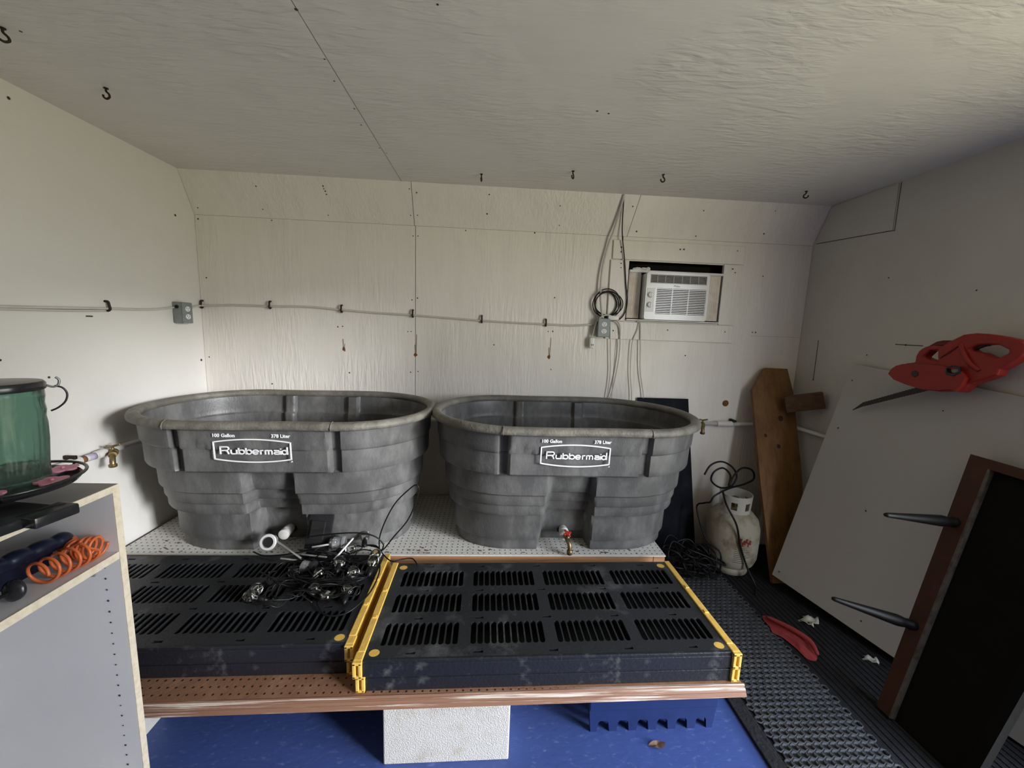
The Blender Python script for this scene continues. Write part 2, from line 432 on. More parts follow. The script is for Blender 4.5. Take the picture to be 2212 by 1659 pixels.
# rust streaks where old anchors were pulled
def blob(b, cx, cz, rx, rz, y=-0.0015, n=14):
    c = b.bm.verts.new((cx, y, cz))
    rg = [b.bm.verts.new((cx + rx * math.cos(2 * PI * k / n) * random.uniform(.5, 1.2), y + 0.001, cz + rz * math.sin(2 * PI * k / n) * random.uniform(.5, 1.2))) for k in range(n)]
    for k in range(n): b.bm.faces.new((c, rg[k], rg[(k + 1) % n]))
for bx_, bz_ in ((0.795, 1.225), (1.214, 1.205), (2.018, 1.215)):
    b = MB(); blob(b, bx_, bz_, .011, .016)
    b.tube([(bx_ - .004, -.001, bz_ + .06), (bx_ - .002, -.001, bz_)], .0015, 5)
    b.tube([(bx_ + .006, -.001, bz_ + (.12 if bx_ > 1 else .03)), (bx_ + .003, -.001, bz_)], .0014, 5)
    b.build('rust_mark', m_rust, wb)
# patched round hole with dark rim
MB().lathe([(0, .004), (.014, .004), (.020, .002), (.020, 0), (0.0, 0)], 18, (3.162, 0, .96), Matrix.Rotation(PI / 2, 4, 'X')).build('knot_plug', m_rust, wb)
# lifted paint seam in the corner
MB().box(3.28, 3.60, -0.003, 0.0, 1.389, 1.3915).build('paint_seam', m_conduit, wb)
# left wall
wl = struct_empty('wall_left', (0, 0, 0))
MB().box(-0.06, 0.0, FY - .1, 0.012, -0.05, 2.3).build('sheet', m_wall_side, wl)
lw = [(0.001, -0.817, 2.092), (0.001, -0.944, 1.209), (0.001, -0.03, 1.137), (0.001, -0.136, 1.901), (0.001, -0.806, 1.133)]
dots(lw, (1, 0, 0), .006).build('nail_heads', m_nail, wl, kind='stuff')
MB().tube([(0.0015, -.62, 1.366), (0.0015, -.645, 1.366)], .003, 6).build('pencil_gouge', m_nail, wl)
# right wall with the doorway
wr = struct_empty('wall_right', (RW, 0, 0))
mt_ = basis((0, 1, 0), (0, 0, 1), (1, 0, 0), (RW + .06, 0, 0))
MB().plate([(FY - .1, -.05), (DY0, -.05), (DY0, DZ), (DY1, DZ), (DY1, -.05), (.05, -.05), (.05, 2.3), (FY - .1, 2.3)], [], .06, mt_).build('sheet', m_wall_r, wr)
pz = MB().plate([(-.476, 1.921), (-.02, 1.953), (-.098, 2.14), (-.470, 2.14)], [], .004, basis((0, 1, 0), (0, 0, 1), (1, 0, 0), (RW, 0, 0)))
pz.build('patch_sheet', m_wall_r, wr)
sm = MB(); sm.tube([(RW - .001, -.484, 1.915), (RW - .001, -.479, 2.14)], .0016, 4).tube([(RW - .001, -.484, 1.918), (RW - .001, -.02, 1.951)], .0014, 4)
sm.tube([(RW - .001, -.137, 1.378), (RW - .001, -.141, 1.143)], .0018, 4)
sm.tube([(RW - .001, -.58, 1.371), (RW - .001, -.70, 1.369)], .0018, 4)
sm.build('open_joint', m_nail, wr)
rw = [(3.599, -0.444, 1.922), (3.599, -0.494, 1.693), (3.599, -0.448, 1.311), (3.599, -0.857, 1.598), (3.599, -0.627, 1.37), (3.599, -0.141, 1.143), (3.599, -.11, 2.11), (3.599, -.46, 2.10)]
dots(rw, (-1, 0, 0)).build('nail_heads', m_nail, wr, kind='stuff')
# unseen front wall behind the camera, its dark colour chosen to cut bounced light
MB().box(-0.05, RW + .06, FY - .08, FY, -0.05, 2.3).build('wall_front', m_unseen_dark)['kind'] = 'structure'
# ceiling sheets
ce = struct_empty('ceiling', (0, 0, RH))
for x0, x1 in ((-.05, 1.155), (1.155, RW + .06)):
    MB().box(x0 + (g if x0 > 0 else 0), x1 - (g if x1 < 2 else 0), FY - .1, 0.0, RH, RH + .012).build('ceiling_sheet', m_ceil, ce)
MB().box(-.06, RW + .08, FY - .12, .06, RH + .0125, RH + .05).build('backing', m_dark, ce)
cnl = [(1.148, -1.052, RH), (1.135, -0.948, RH), (1.144, -0.791, RH), (1.131, -0.677, RH), (1.154, -1.232, RH), (1.148, -0.485, RH), (1.166, -0.439, RH), (2.011, -0.883, RH), (2.055, -0.873, RH), (1.51, -1.283, RH), (0.334, -1.073, RH), (0.756, -0.172, RH)]
dots(cnl, (0, 0, -1)).build('nail_heads', m_nail, ce, kind='stuff')
# boards framing the air conditioner opening
tr = struct_empty('trim_1', (2.76, 0, 1.63))
MB().box(2.366, 3.168, -.012, -.0002, 1.812, 1.919, .002).build('top_board', m_wall, tr)
MB().box(2.357, 2.467, -.013, -.0002, 1.450, 1.806, .002).build('left_board', m_wall, tr)
MB().box(3.053, 3.145, -.008, -.0002, 1.450, 1.810, .002).build('right_board', m_wall, tr)
MB().box(2.352, 3.155, -.014, -.0002, 1.341, 1.446, .002).build('bottom_board', m_wall, tr)
tn = [(2.413, 0, 1.852), (2.413, 0, 1.878), (2.791, 0, 1.883), (3.103, 0, 1.784), (3.121, 0, 1.763), (2.418, 0, 1.786), (2.419, 0, 1.762), (2.768, 0, 1.882), (2.736, 0, 1.406), (2.399, 0, 1.391), (3.098, 0, 1.408), (3.12, 0, 1.89)]
dots([(a, -.0145, c) for a, b_, c in tn], (0, -1, 0)).build('screw_heads', m_nail, tr, kind='stuff')
# dark hollow behind the opening
hb = MB(); hb.box(AC[0] - .02, AC[1] + .02, .10, .12, AC[2] - .02, AC[3] + .02)
hb.box(AC[0] - .02, AC[0], .012, .12, AC[2] - .02, AC[3] + .02).box(AC[1], AC[1] + .02, .012, .12, AC[2] - .02, AC[3] + .02)
hb.box(AC[0], AC[1], .012, .12, AC[2] - .02, AC[2]).box(AC[0], AC[1], .012, .12, AC[3], AC[3] + .02)
hb.build('opening_liner', m_dark, tr)

# ------------------------------------------------------------------ raised platform
pf = thing('platform', 'low wooden platform of brown pegboard on concrete blocks, worn white-streaked front edge', 'platform', (1.30, -.65, .0))
pm = Matrix.Translation((1.352, -1.273, 0)) @ Matrix.Rotation(math.radians(0.95), 4, 'Z') @ Matrix.Translation((-1.352, 1.273, 0))
MB().box(0.07, 2.53, -1.268, -.05, .2295, .2355, .001, pm).build('pegboard_deck', m_pegb, pf)
MB().box(0.07, 2.53, -1.262, -.05, .205, .2293, 0, pm).build('deck_boards', m_lumber, pf)
eb = MB()
prof = [(0, .2355), (-.006, .2365), (-.010, .232), (-.008, .228), (-.014, .225), (-.018, .220), (-.017, .216), (-.022, .212), (-.024, .206), (-.020, .2015), (0, .2015)]
v0 = [eb.bm.verts.new((0.07, -1.268 + p[0], p[1])) for p in prof]
v1 = [eb.bm.verts.new((2.535, -1.268 + p[0], p[1])) for p in prof]
for k in range(len(prof)): eb.bm.faces.new((v0[k], v0[(k + 1) % len(prof)], v1[(k + 1) % len(prof)], v1[k]))
eb.bm.faces.new(v0); eb.bm.faces.new(v1[::-1])
bmesh.ops.transform(eb.bm, matrix=pm, verts=eb.bm.verts[:])
eb.build('front_edge', m_edge, pf)
# upper step with white pegboard under the tanks
us = thing('tank_stand', 'upper step of white pegboard on pine lumber carrying the two grey tanks', 'platform', (1.30, -.34, .2355))
MB().box(0.02, 2.530, -.662, -.012, .3195, .3255, .001).build('pegboard_top', m_peg, us)
MB().box(0.02, 2.47, -.659, -.621, .2365, .3193, .002).build('front_lumber', m_lumber, us)
MB().box(2.472, 2.528, -.659, -.012, .2365, .3193, .002).build('end_lumber', m_lumber, us)
MB().box(0.02, 2.47, -.05, -.014, .2365, .3193, .002).build('rear_lumber', m_lumber, us)
deb = MB()
for _ in range(70):
    x, y = random.uniform(.1, 2.5), random.choice((random.uniform(-.65, -.60), random.uniform(-.65, -.45)))
    s_ = random.uniform(.003, .011)
    vv = [deb.bm.verts.new((x + s_ * math.cos(a + random.random()) * random.uniform(.5, 1.4), y + s_ * math.sin(a) * .7, .3262 + random.random() * .002)) for a in (0, 1.3, 2.6, 3.9, 5.2)]
    deb.bm.faces.new(vv)
tag(deb.build('leaf_crumbs', m_leaf), 'dry brown leaf crumbs scattered on the white pegboard step', 'debris', kind='stuff')

# concrete blocks
def cblock(loc, label, rz=0):
    t = thing('concrete_block', label, 'block', loc, rz, 'concrete blocks under the platform')
    MB().box(0, .395, 0, .195, 0, .2, .004).build('block_body', m_cond, t, world=False)
    return t
cblock((1.361, -1.286, 0), 'grey concrete block in the middle under the platform front edge', math.radians(.8))
cblock((0.165, -1.30, 0), 'grey concrete block at the left platform end, only a corner showing beside the white cabinet', 0)
cblock((1.361, -.25, 0), 'concrete block in the dark at the rear under the platform')
cblock((2.05, -.25, 0), 'rear concrete block behind the blue crate')

# blue crate under the platform
cr_ = thing('plastic_crate', 'dark blue plastic crate with arched feet on the blue floor under the platform', 'crate', (2.045, -1.20, 0), math.radians(.8))
b = MB()
outer = [(0, .05)]
CW = .44
x = .0
pts = [(0, 0), (.022, 0)]
for k in range(6):
    x0 = .022 + k * .0705
    pts += [(x0 + .004, .034), (x0 + .010, .042), (x0 + .034, .042), (x0 + .040, .034), (x0 + .044, 0)]
    if k < 5: pts += [(x0 + .0705, 0)]
pts += [(CW, 0), (CW + .008, .085), (-.008, .085)]
b.plate(pts, [], .012, basis((1, 0, 0), (0, 0, 1), (0, -1, 0), (0, 0, 0)))
b.plate(pts, [], .012, basis((1, 0, 0), (0, 0, 1), (0, -1, 0), (0, .40, 0)))
b.box(0, .012, .012, .40, .04, .085).box(CW - .012, CW, .012, .40, .04, .085).box(.01, CW - .01, .01, .40, .06, .07)
b.build('base_tray', m_bluep, cr_, world=False)
b = MB().box(-.010, CW + .010, -.006, .412, .087, .128, .004).build('lower_band', m_bluep, cr_, world=False)
b = MB().box(-.012, CW + .012, -.008, .414, .131, .186, .006).build('upper_band', m_bluep, cr_, world=False)
b = MB()
for k in range(7): b.box(.03 + k * .058, .07 + k * .058, -.0105, -.004, .152, .155)
b.build('slots', m_inner, cr_, world=False)
# dead leaf
b = MB(); pts = spline([(0, 0, 0), (.02, .010, .006), (.045, .012, .002), (.06, 0, .008), (.04, -.014, .004), (.015, -.012, .008)], 3, True)
c = b.bm.verts.new((.03, 0, .001)); rg = [b.bm.verts.new(p) for p in pts]
for k in range(len(rg)): b.bm.faces.new((c, rg[k], rg[(k + 1) % len(rg)]))
lf = b.build('dry_leaf', m_leaf); lf.location = (2.23, -1.25, .002); tag(lf, 'curled dry brown leaf on the blue floor before the crate', 'leaf')

# ------------------------------------------------------------------ stock tanks
TL, TD, TH = 1.315, .79, .655
RAD = TD / 2; STR = TL / 2 - RAD
def stadium(s):
    arc = PI * RAD; st = 2 * STR; per = 2 * (arc + st); u = s * per
    if u < st: return (-STR + u, -RAD), (0, -1)
    u -= st
    if u < arc:
        a = -PI / 2 + u / RAD; return (STR + RAD * math.cos(a), RAD * math.sin(a)), (math.cos(a), math.sin(a))
    u -= arc
    if u < st: return (STR - u, RAD), (0, 1)
    u -= st
    a = PI / 2 + u / RAD
    return (-STR + RAD * math.cos(a), RAD * math.sin(a)), (math.cos(a), math.sin(a))
def sstep(a, b, x):
    t = max(0, min(1, (x - a) / (b - a))); return t * t * (3 - 2 * t)
# (z, inset)  inset measured on the long sides
PROF = [(0, .205), (.006, .200), (.056, .196), (.060, .182), (.066, .178), (.194, .172), (.199, .160), (.205, .138), (.212, .134), (.254, .132), (.259, .122), (.264, .119), (.308, .116), (.314, .104), (.320, .098),
        (.418, .092), (.424, .078), (.430, .052), (.438, .048), (.528, .044), (.533, .036), (.539, .033), (.600, .028), (.618, .026), (.626, .024)]
def prof_at(z):
    for (a, ia), (b, ib) in zip(PROF[:-1], PROF[1:]):
        if a <= z <= b: return ia + (ib - ia) * (z - a) / (b - a)
    return PROF[-1][1]
zs = sorted({z for z, _ in PROF} | {.02, .04, .09, .12, .15, .175, .235, .29, .345, .37, .395, .46, .485, .51, .56, .58})
NS = 420
def tank_disp(x, y, nx, ny, z):
    """extra inward displacement"""
    e = 0.0
    # vertical slots in the upper band
    fade = sstep(.425, .437, z)
    if ny < -.3:
        for cx in (-.322, .30):
            e = max(e, .024 * fade * (1 - sstep(.017, .026, abs(x - cx))))
    if ny > .3:
        for cx in (-.20, .15):
            e = max(e, .024 * fade * (1 - sstep(.022, .032, abs(x - cx))))
    # central panel stands a little proud
    if ny < -.5 and abs(x + .01) < .28:
        e -= .006 * fade
        # shallow scalloped ledges on the panel
        for cx, w_ in ((-.25, .06), (.01, .11), (.25, .05)):
            q = (x - cx) / w_
            if abs(q) < 1:
                top = .545 + .018 * (1 - q * q)
                if .532 < z < top: e += .006
    # notch in the lower front
    if ny < -.4 and z < .425:
        hw = .092 + .025 * (1 - z / .425)
        dp = .03 + .075 * (1 - z / .425)
        e = max(e, dp * ((1 - sstep(hw - .003, hw + .009, x)) if x > 0 else (1 - sstep(hw - .012, hw + .020, -x))) * (1 if z < .415 else .7))
    return e
def tank_surface(off):
    rows = []
    for z in zs:
        row = []
        for i in range(NS):
            (x, y), (nx, ny) = stadium(i / NS)
            ins = prof_at(z)
            ex = tank_disp(x, y, nx, ny, z)
            fx = .60
            row.append((x - nx * (ins * fx + ex + off), y - ny * (ins + ex + off), z))
        rows.append(row)
    return rows
def make_tank(label, loc, rz):
    t = thing('stock_tank', label, 'stock tank', loc, rz, 'grey stock tanks on the white step')
    b = MB(); bm = b.bm
    out = [[bm.verts.new(p) for p in r] for r in tank_surface(0)]
    inn = [[bm.verts.new((p[0], p[1], max(p[2], .012 + .0001 * k))) for p in r] for k, r in enumerate(tank_surface(.008))]
    for R_, fl in ((out, 0), (inn, 1)):
        for a, c in zip(R_[:-1], R_[1:]):
            for k in range(NS):
                q = (a[k], a[(k + 1) % NS], c[(k + 1) % NS], c[k])
                bm.faces.new(q[::-1] if fl else q)
    for k in range(NS):
        bm.faces.new((out[-1][k], out[-1][(k + 1) % NS], inn[-1][(k + 1) % NS], inn[-1][k]))
    bm.faces.new(out[0][::-1]); bm.faces.new(inn[0])
    b.build('tub', m_tank, t, 'auto', world=False)
    # rolled rim
    b = MB(); bm = b.bm
    rp = [(.034, .624), (.022, .621), (-.002, .622), (-.009, .627), (-.010, .638), (-.005, .649), (.006, .655), (.020, .655), (.033, .650), (.038, .640)]
    rings = []
    for (i_, z) in rp:
        row = []
        for k in range(NS // 2):
            (x, y), (nx, ny) = stadium(k / (NS // 2))
            f = 1.0
            row.append(bm.verts.new((x - nx * (i_ * f), y - ny * i_, z + .0015 * math.sin(x * 9))))
        rings.append(row)
    n2 = NS // 2
    for j in range(len(rp)):
        a, c = rings[j], rings[(j + 1) % len(rp)]
        for k in range(n2): bm.faces.new((a[k], a[(k + 1) % n2], c[(k + 1) % n2], c[k]))
    b.build('rim', m_rim, t, True, world=False)
    # seam ribs on rim
    for cx in (-.322, .30):
        b = MB()
        b.tube([(cx, -RAD - .0095, .624), (cx, -RAD - .0110, .636), (cx, -RAD - .004, .650), (cx, -RAD + .014, .6575), (cx, -RAD + .036, .650)], .0022, 6)
        b.build('rim_rib', m_rim, t, True, world=False)
    # logo
    yf = lambda z: -RAD + prof_at(z) - .006 - .0012
    zc = .532
    def on(u, v, o=0.0):            # u,v on the front panel
        u *= .885; v *= .885
        z = zc + v
        return (u - .014, -RAD + .0385 - .006 - .0075 - (v + .05) * .055 - o, z)
    def ribbon(bb, path, w):
        P = [Vector((p[0], p[1], 0)) for p in path]
        Lp = []; Rp = []
        for i, p in enumerate(P):
            t_ = (P[min(i + 1, len(P) - 1)] - P[max(i - 1, 0)]).normalized(); n_ = Vector((-t_.y, t_.x, 0)) * w / 2
            Lp.append(p + n_); Rp.append(p - n_)
        for o0 in (0,):
            va = [bb.bm.verts.new(on(q.x, q.y)) for q in Lp]; vb = [bb.bm.verts.new(on(q.x, q.y)) for q in Rp]
            vc = [bb.bm.verts.new(on(q.x, q.y, -.003)) for q in Lp]; vd = [bb.bm.verts.new(on(q.x, q.y, -.003)) for q in Rp]
            for i in range(len(P) - 1):
                bb.bm.faces.new((va[i], va[i + 1], vb[i + 1], vb[i]))
                bb.bm.faces.new((va[i], vc[i], vc[i + 1], va[i + 1]))
                bb.bm.faces.new((vb[i], vb[i + 1], vd[i + 1], vd[i]))
    b = MB()
    hw_, hs = .165, .044
    top = [(-hw_ + 2 * hw_ * k / 24, hs - .004 + .014 * (1 - ((k - 12) / 12) ** 2)) for k in range(25)]
    bot = [(x, -y) for x, y in top]
    ribbon(b, top, .0058); ribbon(b, bot, .0058)
    ribbon(b, [(-hw_, hs - .002), (-hw_, -hs + .002)], .0058); ribbon(b, [(hw_, hs - .002), (hw_, -hs + .002)], .0058)
    ribbon(b, [(hw_ - .002, -hs - .010), (hw_ + .004, -hs - .007), (hw_ + .001, -hs - .004)], .003)
    b.build('logo_frame', m_white, t, world=False)
    def arc(cx, cy, rx, ry, a0, a1, n=12):
        return [(cx + rx * math.cos(math.radians(a0 + (a1 - a0) * k / n)), cy + ry * math.sin(math.radians(a0 + (a1 - a0) * k / n))) for k in range(n + 1)]
    b = MB(); w = .0056
    xh = .022
    def seg(*p): ribbon(b, p, w)
    def rr(cx, wd, a0=0, a1=360): ribbon(b, arc(cx, .011, wd, .0095, a0, a1, 20), w)
    base = -.016
    # letters are laid on a baseline at v=0 then shifted down
    old_on = on
    def on(u, v, o=0.0): return old_on(u, v + base - .001, o)
    ox = -.138
    seg((ox, 0), (ox, .0365)); ribbon(b, [(ox - .002, .0345), (ox + .024, .0345)] + arc(ox + .026, .0265, .010, .008, 90, -90, 10) + [(ox + .004, .0165)], w)
    ribbon(b, [(ox + .022, .0175), (ox + .030, .013), (ox + .035, 0)], w)                                   # R
    ox = -.093; ribbon(b, [(ox, .0215), (ox, .010)] + arc(ox + .006, .008, .006, .006, 180, 270, 6) + [(ox + .018, .0022), (ox + .022, .004)], w); seg((ox + .024, .0215), (ox + .024, 0))   # u
    for ox in (-.060, -.029):
        seg((ox, 0), (ox, .030)); rr(ox + .0125, .0115)                                                      # b b
    ox = .012; ribbon(b, arc(ox, .011, .0125, .0095, -30, -330, 20), w); seg((ox - .011, .011), (ox + .012, .011)); ribbon(b, arc(ox, .011, .0125, .0095, 0, 40, 4), w)   # e
    ox = .034; seg((ox, 0), (ox, .0215)); ribbon(b, [(ox, .014), (ox + .004, .019), (ox + .013, .0195)], w)   # r
    ox = .054; seg((ox, 0), (ox, .0215)); ribbon(b, [(ox, .0190), (ox + .011, .0195), (ox + .014, .016), (ox + .014, 0)], w); ribbon(b, [(ox + .014, .0190), (ox + .025, .0195), (ox + .0285, .016), (ox + .0285, 0)], w)   # m
    ox = .092; ribbon(b, [(ox, .0195), (ox + .018, .0195), (ox + .022, .016), (ox + .022, 0)], w); ribbon(b, [(ox + .022, .0115), (ox + .004, .0115), (ox, .007), (ox + .003, .0025), (ox + .022, .0022)], w)   # a
    ox = .1215; seg((ox, 0), (ox, .0195)); seg((ox, .0245), (ox, .029))                                       # i
    ox = .140; rr(ox - .003, .0105); seg((ox + .0095, 0), (ox + .0095, .036))                                  # d
    b.build('brand_lettering', m_white, t, world=False)
    tm = lambda u, v: basis((1, 0, 0), (0, -.045, 1), (0, -1, 0), old_on(u, v, .001))
    text_mesh('100 Gallon', .0195, 'gallon_lettering', m_white, t, tm(-.118, .071), bold=.0006)
    text_mesh('378 Liter', .0195, 'litre_lettering', m_white, t, tm(.126, .071), bold=.0006)
    return t
TA = (.728, -.428, .3256); TB = (2.046, -.420, .3256)
tA = make_tank('left grey oval stock tank with white logo, near the left wall', TA, math.radians(1.5))
tB = dup(tA, TB, math.radians(-.2), 'right grey oval stock tank, red-handled tap at its base')
# drain fittings (part of each tank)
def fitting(t, elbow):
    w0 = lambda x, y, z: (x, y, z)
    y0 = -.165 if False else -.130
    y0 = -RAD + .195 + .07
    y0 = -.13
    z0 = .075
    b = MB().lathe([(.026, 0), (.030, .004), (.030, .018), (.024, .022), (.0, .022)], 24, (0, -.105, z0), Matrix.Rotation(PI / 2, 4, 'X'))
    b.build('drain_bulkhead', m_blkpan, t, 'auto', world=False)
    b = MB().lathe([(.019, 0), (.019, .02), (.023, .022), (.023, .040), (.019, .042), (.019, .050), (.024, .052), (.024, .072), (.018, .075), (0, .075)], 20, (0, -.125, z0), Matrix.Rotation(PI / 2, 4, 'X'))
    f = b.build('drain_fitting', m_pvc, t, 'auto', world=False)
    if elbow:
        pass
    else:
        b = MB().tube(spline([(0, -.195, z0), (.004, -.225, z0 - .004), (.012, -.245, z0 - .018), (.014, -.25, z0 - .05)], 4), .010, 10)
        b.lathe([(.012, 0), (.014, .004), (.014, .018), (.011, .022)], 14, (.014, -.25, z0 - .064))
        b.lathe([(.006, 0), (.006, .025)], 10, (.004, -.225, z0))
        sp = b.build('spigot', m_brass, t, 'auto', world=False)
        b = MB()
        b.box(-.022, .022, -.005, .005, -.003, .003, .002).box(-.005, .005, -.022, .022, -.003, .003, .002)
        b.lathe([(0, -.004), (.011, -.004), (.011, .005), (0, .005)], 14)
        bmesh.ops.transform(b.bm, matrix=Matrix.Translation((.004, -.225, z0 + .027)) @ Matrix.Rotation(.5, 4, 'Z') @ Matrix.Rotation(.35, 4, 'X'), verts=b.bm.verts[:])
        b.build('red_handle', m_red, sp, 'auto', world=False)['label'] = 'red cross handle'
fitting(tA, True); fitting(tB, False)

# ------------------------------------------------------------------ black shelf decks with yellow ends
SWd, SDp, SHt = 1.24, .50, .0565
def slot(x, y, w, h, n=4):
    r = w / 2; o = []
    for k in range(n + 1): a = PI * k / n; o.append((x + r * math.cos(a), y + h - r + r * math.sin(a)))
    for k in range(n + 1): a = PI + PI * k / n; o.append((x + r * math.cos(a), y + r + r * math.sin(a)))
    return o
def make_shelf(label, loc, rz, full=True):
    t = thing('plastic_shelf_unit', label, 'shelf', loc, rz, 'black plastic shelves lying on the platform')
    rail = .024
    holes = []
    for (gy, gh) in ((.055, .098), (.203, .098), (.345, .098)):
        for gx in (.060, .352, .645, .937):
            for k in range(11):
                holes.append(slot(gx + .010 + k * .0232, gy, .0182, gh))
    for ry in (.020, .168, .317, .472):
        for rx in (.150, .365, .610, .860, 1.080):
            holes.append([(rx, ry), (rx + .030, ry), (rx + .030, ry + .009), (rx, ry + .009)])
    circ = []
    for cx, cy in ((.052, .028), (SWd - .052, .028), (.052, .470), (SWd - .052, .470)):
        circ.append([(cx + .017 * math.cos(2 * PI * k / 16), cy + .0145 * math.sin(2 * PI * k / 16)) for k in range(16)])
    outer = [(rail, 0), (SWd - rail, 0), (SWd - rail, SDp), (rail, SDp)]
    MB().plate(outer, holes + circ, .010, Matrix.Translation((0, 0, SHt - .002))).build('deck', m_blk, t, world=False)
    b = MB()
    b.box(rail, SWd - rail, -.004, .006, .000, SHt - .013, .002).box(rail, SWd - rail, SDp - .006, SDp, .0, SHt - .013, .002)
    b.box(rail, SWd - rail, -.0015, .010, SHt - .016, SHt - .0015, .003)
    b.build('skirt', m_blk2, t, world=False)
    b = MB()
    for yy in (.0, .03, .178, .325, .465): b.box(rail + .005, SWd - rail - .005, yy + .006, yy + .010, .004, SHt - .013)
    for xx in (.045, .335, .628, .920, 1.205): b.box(xx, xx + .004, .008, SDp - .01, .004, SHt - .013)
    b.box(rail + .002, SWd - rail - .002, .008, SDp - .008, .001, .003)
    b.build('underside_ribs', m_inner, t, world=False)
    for k, (cx, cy) in enumerate(((.052, .028), (SWd - .052, .028), (.052, .470), (SWd - .052, .470))):
        MB().lathe([(0, -.004), (.010, -.003), (.0165, .001), (.0165, .010), (0, .010)], 16, (cx, cy, SHt - .012), Matrix.Diagonal((1, .86, 1, 1))).build('corner_plug', m_yel, t, 'auto', world=False)
    for sgn in (0, 1):
        b = MB()
        x0 = 0 if sgn == 0 else SWd - rail
        b.box(x0, x0 + rail, .030, SDp, .002, SHt + .003, .0025)
        # front post with a vertical slot
        xs = x0 - (.004 if sgn == 0 else 0)
        xe = x0 + rail + (.004 if sgn else 0)
        xm = (xs + xe) / 2
        b.box(xs, xe, -.002, .034, 0, SHt + .001, .003)
        b.box(xs, xm - .004, -.012, 0, .002, SHt - .002, .002).box(xm + .004, xe, -.012, 0, .002, SHt - .002, .002)
        b.box(xs, xe, -.012, 0, SHt - .010, SHt, .002).box(xs, xe, -.012, 0, .001, .010, .002)
        for yy in (.17, .31):
            b.box(x0 + .004, x0 + rail - .004, yy, yy + .014, SHt + .002, SHt + .007, .002)
        b.build('yellow_end_rail', m_yel, t, world=False)
    return t
RZ = math.radians(.8)
zb = .2362
s1_ = make_shelf('lower black plastic shelf of the right pair, yellow ends, under the upper one', (1.276, -1.254, zb), RZ)
s2_ = dup(s1_, (1.270, -1.262, zb + SHt + .0005), RZ, 'right black slotted plastic shelf with yellow end rails, in front of right tank')
s3_ = dup(s1_, (.006, -1.206, zb), RZ, 'lower black plastic shelf of the left pair, beside the white cabinet')
s4_ = dup(s1_, (.003, -1.214, zb + SHt + .0005), RZ, 'left black slotted plastic shelf, topmost, string lights heaped on it')
ZT = zb + 2 * SHt + .001      # top of the shelf pair

# ------------------------------------------------------------------ mats on the right
rm = MB().box(3.031, 3.588, -2.3, -.02, 0.0, .006, .001)
tag(rm.build('rubber_mat', m_rubber), 'dark ribbed rubber mat along the right wall', 'mat')
rb = MB()
for k in range(20): rb.box(3.06 + k * .0265, 3.070 + k * .0265, -2.29, -.03, .0055, .009)
rb.build('ribs', m_rubber, bpy.data.objects['rubber_mat'])
mm_ = thing('link_mat', 'black honeycomb rubber link mat beside the platform on blue floor', 'mat', (2.60, -2.3, .0))
MB().box(2.600, 2.655, -2.3, -.05, 0, .010, .004).build('border_strip', m_rubber, mm_)
b = MB(); bm = b.bm
px_, py_ = .0285, .024
nx_ = 13; ny_ = 92
for j in range(ny_):
    for i in range(nx_):
        cx = 2.671 + i * px_ + (px_ / 2 if j % 2 else 0); cy = -2.28 + j * py_
        if cx > 3.04: continue
        zt = .0105
        o_ = []; n_ = []
        for k in range(6):
            a = PI / 6 + k * PI / 3
            o_.append((cx + .0168 * math.cos(a), cy + .0162 * math.sin(a)))
            n_.append((cx + .0108 * math.cos(a), cy + .0100 * math.sin(a)))
        vo = [bm.verts.new((p[0], p[1], .006)) for p in o_]
        vm = [bm.verts.new(((p[0] + q[0]) / 2, (p[1] + q[1]) / 2, zt)) for p, q in zip(o_, n_)]
        vi = [bm.verts.new((p[0], p[1], .001)) for p in n_]
        for k in range(6):
            k2 = (k + 1) % 6
            bm.faces.new((vo[k], vo[k2], vm[k2], vm[k])); bm.faces.new((vm[k], vm[k2], vi[k2], vi[k]))
b.build('links', m_mesh, mm_, True, kind='stuff')
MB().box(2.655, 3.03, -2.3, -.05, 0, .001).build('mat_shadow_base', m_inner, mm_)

# ------------------------------------------------------------------ cabinet, lower left
CX, CY, CZ = .704, -1.330, .940
cb = thing('open_cabinet', 'white melamine open cabinet with raw chipboard edges, near left of the photo', 'cabinet', (.36, -1.9, 0))
th = .018
CYE = -2.60
MB().box(.05, CX - .003, CY - th, CY - .0, .0, CZ - th, 0).build('end_panel', m_melam, cb)
MB().box(.05, CX - .003, CYE, CYE + th, .0, CZ - th, 0).build('end_panel', m_melam, cb)
MB().box(.05, CX - .003, CYE, CY, CZ - th, CZ, 0).build('top_panel', m_melam_top, cb)
MB().box(.05, .062, CYE + th, CY - th, .06, CZ - th, 0).build('back_panel', m_melam, cb)
MB().box(.062, CX - .003, CYE + th, CY - th, .742, .760, 0).build('shelf_board', m_melam, cb)
MB().box(.062, CX - .003, CYE + th, CY - th, .06, .078, 0).build('bottom_board', m_melam, cb)
MB().box(CX - .003, CX, CYE, CY, CZ - th, CZ, .0008).build('top_edge_band', m_chip, cb)
MB().box(CX - .003, CX, CY - th, CY, 0, CZ - th, .0008).build('side_edge_band', m_chip, cb)
MB().box(CX - .003, CX, CYE + th, CY - th - .001, .741, .761, .0008).build('shelf_edge_band', m_chip, cb)
hl = [(.662, CY - th - .0005, .715 - k * .032) for k in range(21)]
dots(hl, (0, -1, 0), .0028).build('shelf_pin_holes', m_nail, cb, kind='stuff')
b = MB().box(.610, .640, CY - th - .012, CY - th, .712, .7415, .001).box(.612, .638, CY - th - .004, CY - th, .69, .714, .001)
b.build('shelf_bracket', m_steelg, cb)

